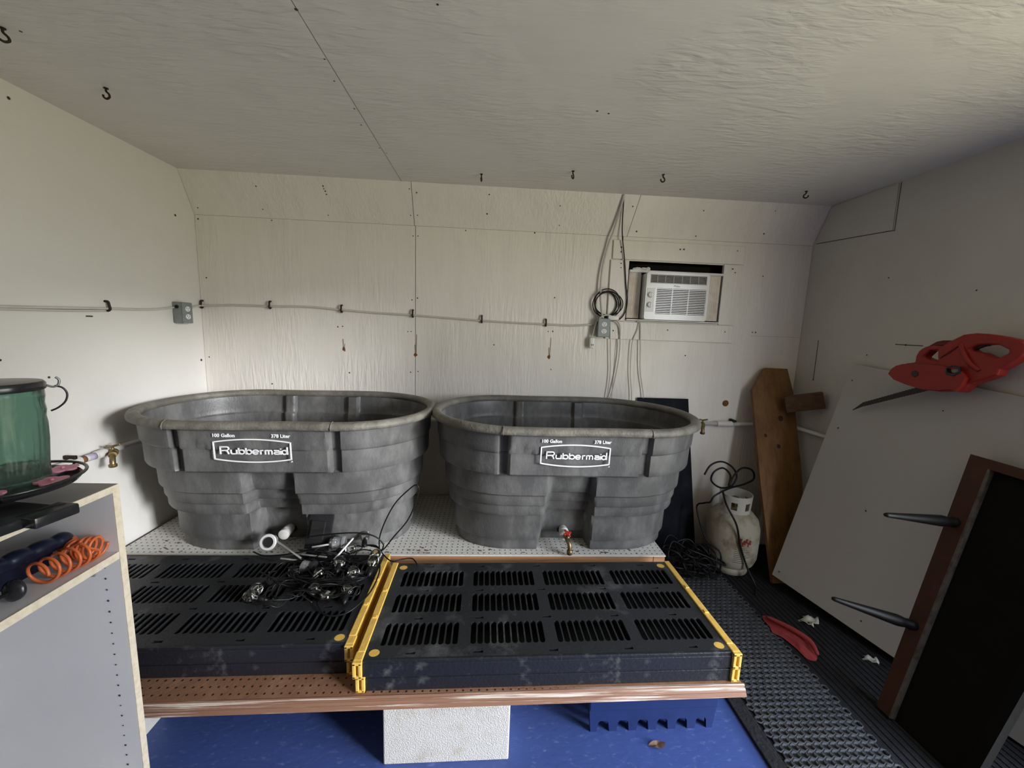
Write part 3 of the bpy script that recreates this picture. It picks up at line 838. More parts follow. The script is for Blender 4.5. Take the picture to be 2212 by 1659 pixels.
# hummingbird feeder on the cabinet
FX, FYY = .572, -1.452
fd = thing('bird_feeder', 'green glass jar bird feeder on black flowered dish, on cabinet top', 'bird feeder', (FX, FYY, CZ + .028))
zf = CZ + .028
MB().lathe([(0, 0), (.085, 0), (.116, .010), (.122, .018), (.120, .021), (.112, .016), (.080, .014), (.058, .020), (0, .022)], 48, (FX, FYY, zf)).build('dish', m_lid, fd, 'auto')
ring = [(FX + .128 * math.cos(2 * PI * k / 40), FYY + .128 * math.sin(2 * PI * k / 40), zf + .028) for k in range(40)]
b = MB().tube(ring, .0035, 8, True)
for a in (0.3, 1.35, 2.4, 3.45, 4.5, 5.55):
    b.tube([(FX + .128 * math.cos(a), FYY + .128 * math.sin(a), zf + .028), (FX + .116 * math.cos(a), FYY + .116 * math.sin(a), zf + .012)], .0025, 6)
b.build('perch_ring', m_lid, fd, True)
fl = lambda a, z: 1 + .018 * math.cos(30 * a) * (1 if z < .125 else 0)
MB().lathe([(.058, .020), (.0605, .026), (.060, .05), (.0635, .10), (.0655, .135), (.064, .150), (.066, .163), (.0645, .178), (.0665, .192), (.066, .205), (.0625, .212), (.0595, .208), (.061, .15), (.0595, .10), (.056, .05), (.054, .028), (0, .026)], 120, (FX + .004, FYY, zf), Matrix.Diagonal((1.13, 1.13, 1.13, 1)), fn=fl).build('jar', m_green, fd, True)
MB().lathe([(.068, .206), (.0695, .208), (.0695, .218), (.066, .2225), (.05, .2240), (0, .2245)], 48, (FX + .004, FYY, zf), Matrix.Diagonal((1.13, 1.13, 1.13, 1))).build('lid', m_lid, fd, 'auto')
ex, ey = math.cos(.75), math.sin(.75)
hp = lambda r, z: (FX + .012 + r * ex, FYY + .006 + r * ey, zf + z * 1.13)
MB().tube(spline([hp(.068, .212), hp(.078, .208), hp(.086, .212), hp(.088, .222), hp(.083, .228)], 5), .0026, 6).build('hanger_clip', m_steelg, fd, True)
MB().tube(spline([hp(.080, .210), hp(.092, .205), hp(.098, .192), hp(.094, .176), hp(.082, .164), hp(.070, .158)], 5), .0022, 6).build('wire_handle', m_lid, fd, True)
for a in (-2.0, -.95, .1, 1.15, 2.2, 3.25):
    c_ = Vector((FX + .094 * math.cos(a), FYY + .094 * math.sin(a), zf + .022))
    b = MB(); nn = 40
    ct = b.bm.verts.new(c_ + Vector((0, 0, .001)))
    r1 = [b.bm.verts.new(c_ + Vector((.029 * (.72 + .28 * abs(math.cos(2.5 * (2 * PI * k / nn)))) * math.cos(2 * PI * k / nn), .029 * (.72 + .28 * abs(math.cos(2.5 * (2 * PI * k / nn)))) * math.sin(2 * PI * k / nn), .005))) for k in range(nn)]
    r2 = [b.bm.verts.new(v.co - Vector((0, 0, .004))) for v in r1]
    for k in range(nn):
        b.bm.faces.new((ct, r1[k], r1[(k + 1) % nn])); b.bm.faces.new((r1[k], r2[k], r2[(k + 1) % nn], r1[(k + 1) % nn]))
    b.lathe([(0, .004), (.0035, .004), (.0035, .008), (0, .009)], 10, tuple(c_))
    b.build('flower_port', m_pink, fd, 'auto')

# black plastic box beneath feeder, jutting over the cabinet edge
bt = thing('black_plastic_case', 'black plastic case lying under the bird feeder, overhanging the cabinet edge', 'case', (.62, -1.58, CZ))
mtc = Matrix.Translation((.60, -1.555, CZ)) @ Matrix.Rotation(math.radians(-9), 4, 'Z')
MB().box(-.16, .135, -.155, .075, .0015, .024, .005, mtc).build('case_body', m_lid, bt, 'auto')
MB().box(.115, .165, .010, .085, .003, .0265, .004, mtc).build('latch_block', m_lid, bt, 'auto')
MB().box(-.10, .10, -.16, -.02, .0245, .0275, .002, mtc).build('raised_lid_panel', m_navy, bt)

# orange coiled hose on the shelf
b = MB(); pts = []
P0, P1 = Vector((.658, -1.492, .790)), Vector((.672, -1.392, .790))
for k in range(260):
    u = k / 259; a = u * 2 * PI * 5
    c_ = P0.lerp(P1, u)
    pts.append(c_ + Vector((.0275 * math.cos(a), 0, .0262 * math.sin(a))) + Vector((0, .0, 0)))
b.tube(pts, .0034, 8)
Q0, Q1 = Vector((.640, -1.395, .789)), Vector((.600, -1.37, .789)); pts2 = [pts[-1]]
for k in range(110):
    u = k / 109; a = u * 2 * PI * 4
    c_ = Q0.lerp(Q1, u)
    pts2.append(c_ + Vector((.006 * math.sin(a), .020 * math.cos(a), .0255 * math.sin(a))))
b.tube(pts2, .0033, 8)
Q0, Q1 = Vector((.650, -1.385, .790)), Vector((.684, -1.375, .790)); pts3 = []
for k in range(90):
    u = k / 89; a = u * 2 * PI * 3
    c_ = Q0.lerp(Q1, u)
    pts3.append(c_ + Vector((.004 * math.sin(a) , .021 * math.cos(a), .0262 * math.sin(a))))
b.tube(pts3, .0034, 8)
tag(b.build('coiled_hose', m_orange, None, True), 'orange coiled air hose on the cabinet shelf', 'hose')
# navy scalloped bar
b = MB(); pts = []; rr_ = []
for k in range(60):
    u = k / 59
    p = Vector((.585, -1.72, .830)).lerp(Vector((.612, -1.365, .812)), u)
    pts.append(p + Vector((0, 0, .003 * abs(math.sin(u * PI * 8))))); rr_.append((.0165 + .003 * abs(math.sin(u * PI * 8))) * (1 - .85 * max(0, (u - .93) / .07) ** 2))
b.tube(pts, rr_, 14)
nv = b.build('hose_wand', m_navy, None, True); tag(nv, 'dark navy plastic wand with scalloped grip lying over the orange hose', 'wand')
MB().box(.570, .600, -1.70, -1.40, .7605, .815, .004).build('wand_foot', m_navy, nv)
# black knob rod
kb = thing('plunger_rod', 'black rod with a rounded knob end lying on the cabinet shelf', 'rod', (.66, -1.56, .762))
MB().tube([(.655, -1.66, .786), (.662, -1.545, .786)], .004, 8).build('rod', m_lid, kb, True)
MB().lathe([(0, -.012), (.012, -.010), (.0225, -.002), (.0225, .004), (.014, .010), (.005, .012), (0, .012)], 24, (.663, -1.535, .786), Matrix.Rotation(math.radians(80), 4, 'X')).build('knob', m_lid, kb, True)

# ------------------------------------------------------------------ ceiling hooks
hk = thing('ceiling_hook', 'rusty ceiling hook nearest the left wall corner', 'hook', (.318, -.816, RH), 0, 'rusty screw hooks in the ceiling')
hk.scale = (.78, .78, .78)
b = MB().tube(spline([(0, 0, 0), (0, 0, -.014), (.010, 0, -.024), (.012, 0, -.036), (0, 0, -.044), (-.012, 0, -.038), (-.014, 0, -.028)], 4), .0042, 7)
b.lathe([(0, 0), (.009, 0), (.009, -.003), (0, -.003)], 12)
b.build('hook_body', m_hook, hk, True, world=False)
for (x, y, rz, lb) in ((1.590, -.262, 1.4, 'dark ceiling hook right of the ceiling seam, seen end-on'), (2.035, -.365, .9, 'rusty ceiling hook above the wall between coil and seam'),
                       (2.472, -.388, .1, 'curled ceiling hook above the air conditioner'), (3.281, -.290, 2.6, 'ceiling hook nearest the right back corner'),
                       (.297, -1.082, .8, 'ceiling hook at the extreme top left of the photo')):
    dup(hk, (x, y, RH), rz, lb)
# wall hooks with the grey cable
wh = thing('wall_hook', 'dark cable hook on the left wall', 'hook', (0.0, -.56, 1.41), PI / 2, 'dark hooks holding the grey wall cable')
b = MB().tube(spline([(0, 0, .022), (0, -.014, .020), (0, -.017, .006), (0, -.020, -.010), (0, -.010, -.018), (0, -.003, -.012)], 4), .0052, 7)
b.build('hook_body', m_hook, wh, True, world=False)
hz = [(.012, 1.452, 'dark cable hook in the left back corner'), (.388, 1.463, 'first cable hook right of the left corner hook'), (.790, 1.457, 'cable hook midway between corner and wall seam'),
      (1.199, 1.445, 'cable hook on the vertical wall seam'), (1.604, 1.428, 'cable hook just right of the wall seam hook'), (1.987, 1.421, 'cable hook nearest the coiled black cable')]
for x, z, lb in hz: dup(wh, (x, 0, z), 0, lb)
b = MB().tube(spline([(.008, -1.6, 1.372), (.008, -1.1, 1.386), (.009, -.922, 1.389), (.010, -.70, 1.396), (.012, -.56, 1.401), (.010, -.40, 1.405), (.012, -.30, 1.412), (.016, -.215, 1.425)], 6), .0048, 8)
b.tube(spline([(.008, -1.6, 1.362), (.008, -1.1, 1.376), (.009, -.922, 1.381), (.010, -.70, 1.386), (.010, -.57, 1.392)], 6), .0040, 8)
tag(b.build('wall_cable', m_conduit, None, True), 'grey cable along the left wall up to the grey outlet box', 'cable')
b = MB().tube(spline([(.024, -.115, 1.425), (.016, -.07, 1.437), (.012, -.02, 1.445), (.05, -.010, 1.447), (.20, -.008, 1.455), (.388, -.010, 1.457), (.6, -.008, 1.462), (.79, -.010, 1.452), (1.0, -.008, 1.442), (1.199, -.010, 1.437), (1.4, -.008, 1.428), (1.604, -.010, 1.420), (1.8, -.008, 1.415), (1.987, -.010, 1.413), (2.15, -.010, 1.412), (2.292, -.012, 1.425)], 6), .0055, 8)
tag(b.build('wall_cable', m_conduit, None, True), 'grey cable strung on hooks across the back wall to right outlet box', 'cable')
# outlet boxes
ob = thing('outlet_box', 'grey metal outlet box on the left wall near the corner', 'outlet', (0, -.17, 1.40), PI / 2, 'grey surface outlet boxes')
MB().box(-.036, .036, -.046, 0, -.055, .055, .004).build('box_body', m_gbox, ob, 'auto', world=False)
MB().box(-.035, .035, -.050, -.046, -.054, .054, .002).build('cover_plate', m_gbox, ob, world=False)
for sz in (-.020, .020):
    b = MB().lathe([(0, 0), (.0165, 0), (.0165, .003), (0, .003)], 20, (0, -.0495, sz), Matrix.Rotation(PI / 2, 4, 'X') @ Matrix.Diagonal((1, .82, 1, 1)))
    rc = b.build('receptacle', m_outlet, ob, 'auto', world=False)
    b = MB().box(-.0075, -.0055, -.0535, -.052, sz, sz + .008).box(.0055, .0075, -.0535, -.052, sz, sz + .007)
    b.lathe([(0, 0), (.0025, 0), (0, .0005)], 8, (0, -.0532, sz - .006), Matrix.Rotation(PI / 2, 4, 'X'))
    b.build('socket_slots', m_dark, rc, world=False)
MB().lathe([(0, 0), (.009, 0), (.009, .004), (0, .004)], 12, (-.036, -.025, .03), Matrix.Rotation(-PI / 2, 4, 'Y')).build('knockout', m_dark, ob, world=False)
dup(ob, (2.327, -.0145, 1.405), 0, 'grey metal outlet box beside the hanging white connector')

# cables by the air conditioner
b = MB().tube(spline([(2.376, -.10, 2.14), (2.372, -.085, 2.09), (2.352, -.035, 1.96), (2.330, -.020, 1.88), (2.304, -.022, 1.74), (2.302, -.030, 1.60), (2.312, -.045, 1.50), (2.322, -.050, 1.462)], 6), .0062, 8)
tag(b.build('power_cable', m_conduit, None, True), 'thick grey cable dropping from ceiling to the right outlet box', 'cable')
b = MB()
for k in range(5):
    cx, cz = 2.345 + random.uniform(-.012, .012), 1.548 + random.uniform(-.010, .010)
    rx, rz_ = .072 + .006 * (k % 3), .068 + .005 * ((k + 1) % 3)
    b.tube([(cx + rx * math.cos(2 * PI * q / 36), -.022 - .005 * k + .003 * math.sin(4 * PI * q / 36), cz + rz_ * math.sin(2 * PI * q / 36)) for q in range(36)], .0032, 7, True)
b.tube(spline([(2.376, -.100, 2.142), (2.385, -.080, 2.08), (2.404, -.035, 1.955), (2.435, -.022, 1.80), (2.452, -.020, 1.68), (2.469, -.022, 1.56), (2.455, -.022, 1.49), (2.420, -.024, 1.455), (2.375, -.028, 1.462)], 8), .0034, 8)
tag(b.build('cable_coil', m_bcord, None, True), 'black cable hanging from the ceiling, coiled left of the air conditioner', 'cable')
ec = thing('extension_cord', 'off-white extension cord end hanging by the right outlet box', 'extension cord', (2.28, -.03, 1.35))
MB().tube(spline([(2.440, -.024, 1.37), (2.43, -.030, 1.425), (2.395, -.050, 1.460), (2.350, -.055, 1.480), (2.310, -.050, 1.468), (2.285, -.04, 1.43), (2.275, -.034, 1.385), (2.268, -.030, 1.345)], 6), .0045, 8).build('cord', m_wcord, ec, True)
MB().tube(spline([(2.440, -.024, 1.37), (2.446, -.02, 1.28), (2.440, -.018, 1.17), (2.420, -.018, 1.03), (2.40, -.018, .95)], 6), .0034, 7).build('cord', m_wcord, ec, True)
MB().tube(spline([(2.375, -.022, 1.44), (2.388, -.020, 1.27), (2.398, -.018, 1.12), (2.385, -.018, .95)], 6), .0028, 7).build('cord', m_wcord, ec, True)
MB().box(2.253, 2.283, -.045, -.018, 1.280, 1.345, .007).build('connector', m_outlet, ec, 'auto')
MB().box(2.350, 2.415, -.062, -.040, 1.452, 1.478, .006, None).build('plug', m_outlet, ec, 'auto')
MB().box(2.262, 2.266, -.0458, -.0448, 1.297, 1.306).box(2.271, 2.275, -.0458, -.0448, 1.297, 1.306).build('connector_slots', m_dark, ec)

# ------------------------------------------------------------------ window air conditioner
ac = thing('air_conditioner', 'white window air conditioner with louvred grille set in back wall', 'air conditioner', (2.74, -.05, 1.455))
X0, X1, Z0, Z1, YF = 2.553, 2.930, 1.464, 1.735, -.085
MB().box(X0 + .006, X1 - .006, -.06, .095, Z0 + .004, Z1 - .004, .004).build('housing', m_ac, ac, 'auto')
b = MB()
gv = (2.618, 2.915, 1.497, 1.645)
tv = (2.575, 2.912, 1.672, 1.722)
fo = [(X0, Z0), (X1, Z0), (X1, Z1), (X0, Z1)]
b.plate([(X0 + .008, Z0), (X1 - .008, Z0), (X1, Z0 + .008), (X1, Z1 - .01), (X1 - .01, Z1), (X0 + .01, Z1), (X0, Z1 - .01), (X0, Z0 + .008)],
        [[(gv[0], gv[2]), (gv[1], gv[2]), (gv[1], gv[3]), (gv[0], gv[3])], [(tv[0], tv[2]), (tv[1], tv[2]), (tv[1], tv[3]), (tv[0], tv[3])]], .03, basis((1, 0, 0), (0, 0, 1), (0, -1, 0), (0, YF, 0)))
b.build('front_panel', m_ac, ac)
MB().box(gv[0], gv[1], YF + .014, YF + .02, gv[2], gv[3]).box(tv[0], tv[1], YF + .02, YF + .026, tv[2], tv[3]).build('grille_backing', m_acd, ac)
for k in range(15):
    z = gv[2] + .0055 + k * .00985
    MB().box(gv[0], gv[1], YF + .0005, YF + .008, z - .0024, z + .0024, 0).build('grille_slat', m_ac, ac)
b = MB()
for x in (2.712, 2.810): b.box(x - .0025, x + .0025, YF - .0008, YF + .006, gv[2], gv[3])
b.build('grille_bar', m_ac, ac)
for k in range(6):
    z = tv[2] + .006 + k * .0076
    MB().box(tv[0] + .003, tv[1] - .003, YF + .004, YF + .010, z - .0014, z + .0014).build('louvre', m_acg, ac)
b = MB()
for x in (2.618, 2.665, 2.714, 2.764, 2.812, 2.862): b.box(x - .002, x + .002, YF + .001, YF + .006, tv[2], tv[3])
b.box(tv[0], tv[1], YF - .001, YF + .004, tv[3] - .003, tv[3]).box(tv[0], tv[1], YF - .001, YF + .004, tv[2], tv[2] + .003).box(tv[0], tv[0] + .003, YF - .001, YF + .004, tv[2], tv[3]).box(tv[1] - .003, tv[1], YF - .001, YF + .004, tv[2], tv[3])
b.build('louvre_frame', m_acg, ac)
for z in (1.605, 1.548):
    k_ = MB().lathe([(0, 0), (.017, 0), (.0155, .012), (.013, .014), (0, .014)], 24, (2.582, YF, z), Matrix.Rotation(PI / 2, 4, 'X')).build('control_knob', m_outlet, ac, 'auto')
    MB().box(2.580, 2.584, YF - .017, YF - .013, z - .013, z + .013, .001).build('knob_ridge', m_ac, k_)
MB().box(2.560, 2.606, YF - .0015, YF + .001, 1.508, 1.643, .001).build('control_plate', m_outlet, ac)
text_mesh('Midea', .016, 'brand_lettering', m_acg, ac, Matrix.Translation(-ac.location) @ basis((1, 0, 0), (0, 0, 1), (0, -1, 0), (2.735, YF - .0008, 1.659)), extrude=.0003)
for side, (xa, xb) in (('l', (2.472, 2.548)), ('r', (2.934, 3.040))):
    b = MB(); n_ = 9
    for k in range(n_):
        a0 = xa + (xb - xa) * k / n_; a1 = xa + (xb - xa) * (k + 1) / n_; am = (a0 + a1) / 2
        v = [b.bm.verts.new(p) for p in ((a0, -.008, 1.470), (am, -.0145, 1.470), (a1, -.008, 1.470), (a0, -.008, 1.738), (am, -.0145, 1.738), (a1, -.008, 1.738))]
        b.bm.faces.new((v[0], v[1], v[4], v[3])); b.bm.faces.new((v[1], v[2], v[5], v[4]))
    b.build('accordion_curtain', m_curt, ac)
MB().box(2.470, 3.042, -.028, -.004, 1.738, 1.752, .002).box(2.470, 3.042, -.028, -.004, 1.456, 1.464, .002).build('curtain_frame', m_ac, ac)
b = MB()
for k in range(9):
    cx, cz, r_ = 2.495 + k * .011, 1.758 + random.uniform(-.003, .004), random.uniform(.008, .014)
    bmesh.ops.create_icosphere(b.bm, subdivisions=2, radius=r_, matrix=Matrix.Translation((cx, -.016, cz)))
tag(b.build('foam_sealant', m_outlet, None, True), 'blob of off-white foam sealant above the air conditioner left curtain', 'sealant')
ac2 = MB().tube(spline([(2.555, -.026, 1.458), (2.562, -.022, 1.42), (2.574, -.02, 1.27), (2.585, -.018, 1.15), (2.617, -.018, 1.00), (2.62, -.018, .90)], 6), .0030, 7)
ac2.tube(spline([(2.555, -.026, 1.458), (2.545, -.022, 1.40), (2.520, -.02, 1.32), (2.523, -.018, 1.15), (2.543, -.018, 1.0), (2.545, -.018, .90)], 6), .0026, 7)
ac2.build('power_cord', m_wcord, ac, True)

# ------------------------------------------------------------------ water pipe
pp = thing('water_pipe', 'white plastic water pipe running along the left and back walls', 'pipe', (1.5, -.03, .80))
MB().tube([(.030, -1.55, .790), (.030, -.03, .795)], .0135, 12).build('pipe_run', m_pvc, pp, True)
MB().tube([(.030, -.03, .795), (2.96, -.030, .832)], .0135, 12).build('pipe_run', m_pvc, pp, True)
MB().tube([(2.96, -.030, .832), (3.575, -.030, .834), (3.575, -.9, .838)], .0125, 12).build('pipe_run', m_pvc, pp, True)
for (p0, p1) in (((.030, -.80, .792), (.030, -.765, .792)), ((.030, -.70, .792), (.030, -.665, .793)), ((3.10, -.030, .833), (3.20, -.030, .833)), ((1.29, -.03, .811), (1.34, -.03, .812))):
    MB().tube([p0, p1], .018, 14).build('coupling', m_pvc, pp, 'auto')
MB().tube([(.030, -.762, .792), (.030, -.745, .792)], .0145, 12).build('primer_stain', m_rust, pp, True)
MB().tube([(.030, -.735, .792), (.030, -.705, .792)], .0148, 12).build('primer_stain', m_purple, pp, True)['label'] = 'purple primer band'
for (loc, ax) in (((.0, -.79, .792), 0), ((3.205, 0, .834), 1)):
    b = MB()
    if ax == 0: b.box(0, .046, loc[1] - .006, loc[1] + .006, .806, .822, .003)
    else: b.box(3.197, 3.215, -.052, 0, .848, .862, .002)
    b.build('pipe_clamp', m_hook, pp)
def tap(label, loc, rz):
    t = thing('hose_tap', label, 'tap', loc, rz, 'old brass taps on the water pipe')
    b = MB().lathe([(0, 0), (.013, 0), (.016, .006), (.016, .022), (.011, .026), (.011, .045), (.014, .050), (.014, .058), (0, .060)], 16, (0, 0, 0), Matrix.Rotation(PI / 2, 4, 'X'))
    b.tube(spline([(0, -.040, 0), (0, -.062, -.006), (0, -.076, -.022), (0, -.080, -.036)], 4), .010, 10)
    b.lathe([(.012, 0), (.014, .003), (.014, .012), (.010, .014)], 12, (0, -.080, -.046))
    b.build('tap_body', m_brass, t, 'auto', world=False)
    b = MB().tube([(0, -.036, .008), (0, -.036, .032)], .005, 8)
    b.build('stem', m_brass, t, True, world=False)
    b = MB().tube(spline([(-.020, -.036, .036), (-.008, -.036, .032), (.008, -.036, .034), (.026, -.040, .040)], 3), .0045, 7)
    b.build('lever', m_brass, t, True, world=False)
    return t
tap('old brass tap on the left wall pipe beside the left tank', (.047, -.640, .790), math.radians(38))
tap('old brass tap on the back wall pipe right of the tanks', (2.998, -.044, .832), math.radians(-25))

# ------------------------------------------------------------------ back right corner
def quad_board(name, bl, br, tr_, tl, th_, mat, parent=None):
    bl, br, tr_, tl = map(Vector, (bl, br, tr_, tl))
    n = (br - bl).cross(tl - bl).normalized() * -th_
    return MB().hexa([bl, br, br + n, bl + n, tl, tr_, tr_ + n, tl + n]).build(name, mat, parent)
t = thing('black_board', 'tall thin black board leaning on back wall behind the right tank', 'board', (2.8, -.1, .012))
quad_board('board_panel', (2.60, -.150, .012), (3.005, -.110, .012), (2.905, -.022, .985), (2.585, -.020, .985), .010, m_blkpan, t)

pr = thing('gas_cylinder', 'small rusty white gas cylinder on the floor left of the brown plank', 'gas cylinder', (3.125, -.255, .012))
PX, PY = 3.125, -.255
MB().lathe([(0, .03), (.10, .032), (.13, .06), (.143, .10), (.145, .20), (.143, .27), (.13, .32), (.10, .355), (.05, .372), (0, .376)], 40, (PX, PY, .012)).build('cylinder_body', m_prop, pr, True)
MB().lathe([(.098, 0), (.104, 0), (.108, .04), (.100, .045), (.098, .03)], 32, (PX, PY, .012)).build('foot_ring', m_prop, pr, True)
b = MB()
n_ = 40; zr0, zr1 = .365, .475
for k in range(n_):
    a0 = -2.9 + 5.2 * k / n_; a1 = -2.9 + 5.2 * (k + 1) / n_
    am = (a0 + a1) / 2
    hole = any(abs(am - h) < .20 for h in (-2.15, -1.25, 0.2))
    segs = [(zr0, zr0 + .030), (zr1 - .035, zr1)] if hole else [(zr0, zr1)]
    for (za, zc_) in segs:
        p = []
        for zz in (za, zc_):
            rb_ = .082 + .006 * (zz - zr0) / .11
            p += [(PX + rb_ * math.cos(a0), PY + rb_ * math.sin(a0), zz), (PX + rb_ * math.cos(a1), PY + rb_ * math.sin(a1), zz), (PX + (rb_ - .004) * math.cos(a1), PY + (rb_ - .004) * math.sin(a1), zz), (PX + (rb_ - .004) * math.cos(a0), PY + (rb_ - .004) * math.sin(a0), zz)]
        b.hexa(p)
b.build('guard_collar', m_collar, pr)
vb = MB().lathe([(.014, 0), (.014, .05), (.020, .052), (.020, .075), (.012, .08), (0, .08)], 16, (PX, PY, .37))
vb.build('valve', m_brass, pr, 'auto')
b = MB()
for k in range(7):          # printed warning marks
    a = -1.9 + k * .07; z = .24 + .012 * math.sin(k * 2.1)
    q = .1462
    b.tube([(PX + q * math.cos(a), PY + q * math.sin(a), z - .012), (PX + q * math.cos(a + .05), PY + q * math.sin(a + .05), z + .012)], .0022, 5)
    b.tube([(PX + q * math.cos(a), PY + q * math.sin(a), z + .012), (PX + q * math.cos(a + .05), PY + q * math.sin(a + .05), z - .012)], .0022, 5)
b.build('red_marking', m_label, pr)
b = MB()
for k in range(9):
    a0 = -2.0; z = .205 - k * .011
    b.tube([(PX + .1458 * math.cos(a0 + j * .09), PY + .1458 * math.sin(a0 + j * .09), z) for j in range(0, 5 + (k % 3))], .0011, 4)
b.build('fine_print', m_acd, pr)
# black hose coiled on the cylinder
b = MB().tube(spline([(2.955, -.20, .56), (3.00, -.18, .612), (3.07, -.17, .632), (3.14, -.17, .60), (3.17, -.18, .545), (3.13, -.20, .492), (3.05, -.22, .488), (2.99, -.22, .53), (3.00, -.22, .585), (3.06, -.21, .606), (3.11, -.21, .56), (3.10, -.22, .50), (3.14, -.20, .56), (3.20, -.18, .598), (3.27, -.17, .580), (3.285, -.17, .525), (3.22, -.18, .495), (3.12, -.22, .490), (3.04, -.26, .484)], 6), .0055, 8)
b.tube(spline([(3.04, -.26, .484), (3.01, -.34, .455), (3.015, -.375, .42), (3.055, -.395, .34), (3.085, -.405, .22), (3.13, -.42, .10), (3.16, -.46, .02), (3.12, -.52, .012)], 6), .0055, 8)
b.tube(spline([(3.04, -.26, .484), (2.985, -.27, .455), (2.965, -.27, .42), (2.95, -.24, .40), (2.93, -.20, .35), (2.95, -.30, .20), (3.0, -.36, .16), (3.0, -.38, .06), (2.97, -.40, .018)], 6), .005, 8)
tag(b.build('gas_hose', m_bcord, None, True), 'black hose looped over the gas cylinder collar', 'hose')
b = MB()
random.seed(3)
for k in range(16):
    cx, cy = random.uniform(2.75, 2.93), random.uniform(-.42, -.25)
    pts = [(cx + random.uniform(.05, .12) * math.cos(a) , cy + random.uniform(.04, .09) * math.sin(a), .02 + random.random() * .16) for a in (0, 1.1, 2.2, 3.3, 4.4, 5.5)]
    b.tube(spline(pts, 5, True), .005, 6, True)
tag(b.build('cable_heap', m_bcord, None, True), 'tangled heap of black cables on the floor below the right tank', 'cable heap')

# plank
pk = thing('wood_plank', 'tall brown plywood plank with clipped corner leaning in the back right corner', 'plank', (3.40, -.25, .012))
def plank_pt(x, z, o=0):
    y = -.425 + (z - .012) / 1.19 * .385
    n = Vector((0, -1.19, .385)).normalized()
    return Vector((x, y, z)) + n * o
ol = [(3.285, .012), (3.268, .52), (3.268, 1.062), (3.362, 1.197), (3.508, 1.195), (3.530, 1.05), (3.528, .60), (3.500, .012)]
b = MB()
va = [b.bm.verts.new(plank_pt(x, z, 0)) for x, z in ol]; vb_ = [b.bm.verts.new(plank_pt(x, z, -.020)) for x, z in ol]
b.bm.faces.new(va); b.bm.faces.new(vb_[::-1])
for k in range(len(ol)): b.bm.faces.new((va[k], va[(k + 1) % len(ol)], vb_[(k + 1) % len(ol)], vb_[k]))
b.build('plank_board', m_ply, pk)
b = MB()
for (x, z, r_) in ((3.43, .90, .016), (3.40, .74, .012), (3.325, .80, .010)):
    nn = Vector((0, -1.19, .385)).normalized()
    c_ = plank_pt(x, z, .0008)
    ring = [b.bm.verts.new(c_ + Vector((r_ * math.cos(k * PI / 6), 0, 0)) + nn.cross(Vector((1, 0, 0))) * r_ * 1.1 * math.sin(k * PI / 6)) for k in range(12)]
    b.bm.faces.new(ring)
b.build('knot', m_tabe, pk)
blk = thing('wood_block', 'short dark brown board wedged between plank and right wall', 'board', (3.53, -.06, 1.0))
bx_ = Vector((.80, -.52, .26)).normalized(); by_ = Vector((.52, .80, 0)).normalized()
mtb = basis(bx_, by_, bx_.cross(by_), (3.440, -.160, .955))
MB().box(0, .185, -.03, .012, -.010, .085, .002, mtb).build('board_offcut', m_block, blk)

# ------------------------------------------------------------------ white board leaning on right wall
wpn = thing('white_panel', 'large white board leaning on the right wall beneath the red saw', 'board', (3.45, -.9, .01))
n8 = 14
b = MB(); grid = []
BL, TLc, BR, TRc = Vector((3.253, -.450, .084)), Vector((3.568, -.410, 1.262)), Vector((3.555, -1.36, .012)), Vector((3.588, -1.40, 1.170))
for side in (0, 1):
    g_ = []
    for i in range(n8 + 1):
        row = []
        for j in range(n8 + 1):
            u, v = i / n8, j / n8
            p = BL.lerp(BR, u).lerp(TLc.lerp(TRc, u), v)
            row.append(b.bm.verts.new(p + Vector((.008 * side, 0, 0))))
        g_.append(row)
    grid.append(g_)
for side in (0, 1):
    for i in range(n8):
        for j in range(n8):
            b.bm.faces.new((grid[side][i][j], grid[side][i + 1][j], grid[side][i + 1][j + 1], grid[side][i][j + 1]))
for i in range(n8):
    for (a, c) in (((i, 0), (i + 1, 0)), ((i, n8), (i + 1, n8)), ((0, i), (0, i + 1)), ((n8, i), (n8, i + 1))):
        b.bm.faces.new((grid[0][a[0]][a[1]], grid[0][c[0]][c[1]], grid[1][c[0]][c[1]], grid[1][a[0]][a[1]]))
b.build('panel_sheet', m_wpan, wpn, 'auto')
def wp(u, v, o=.001): return BL.lerp(BR, u).lerp(TLc.lerp(TRc, u), v) + Vector((-o, 0, 0))
dots([wp(.03, .03), (wp(.03, .93)), wp(.30, .45), wp(.45, .90), wp(.42, .05), wp(.05, .72)], (-1, 0, .2), .004).build('screw_holes', m_nail, wpn, kind='stuff')

# red hedge trimmer / saw resting on top of white board
SO = Vector((3.47, -.90, 1.235))
sw = thing('electric_saw', 'red plastic electric chainsaw resting on the white board top edge', 'power tool', tuple(SO))
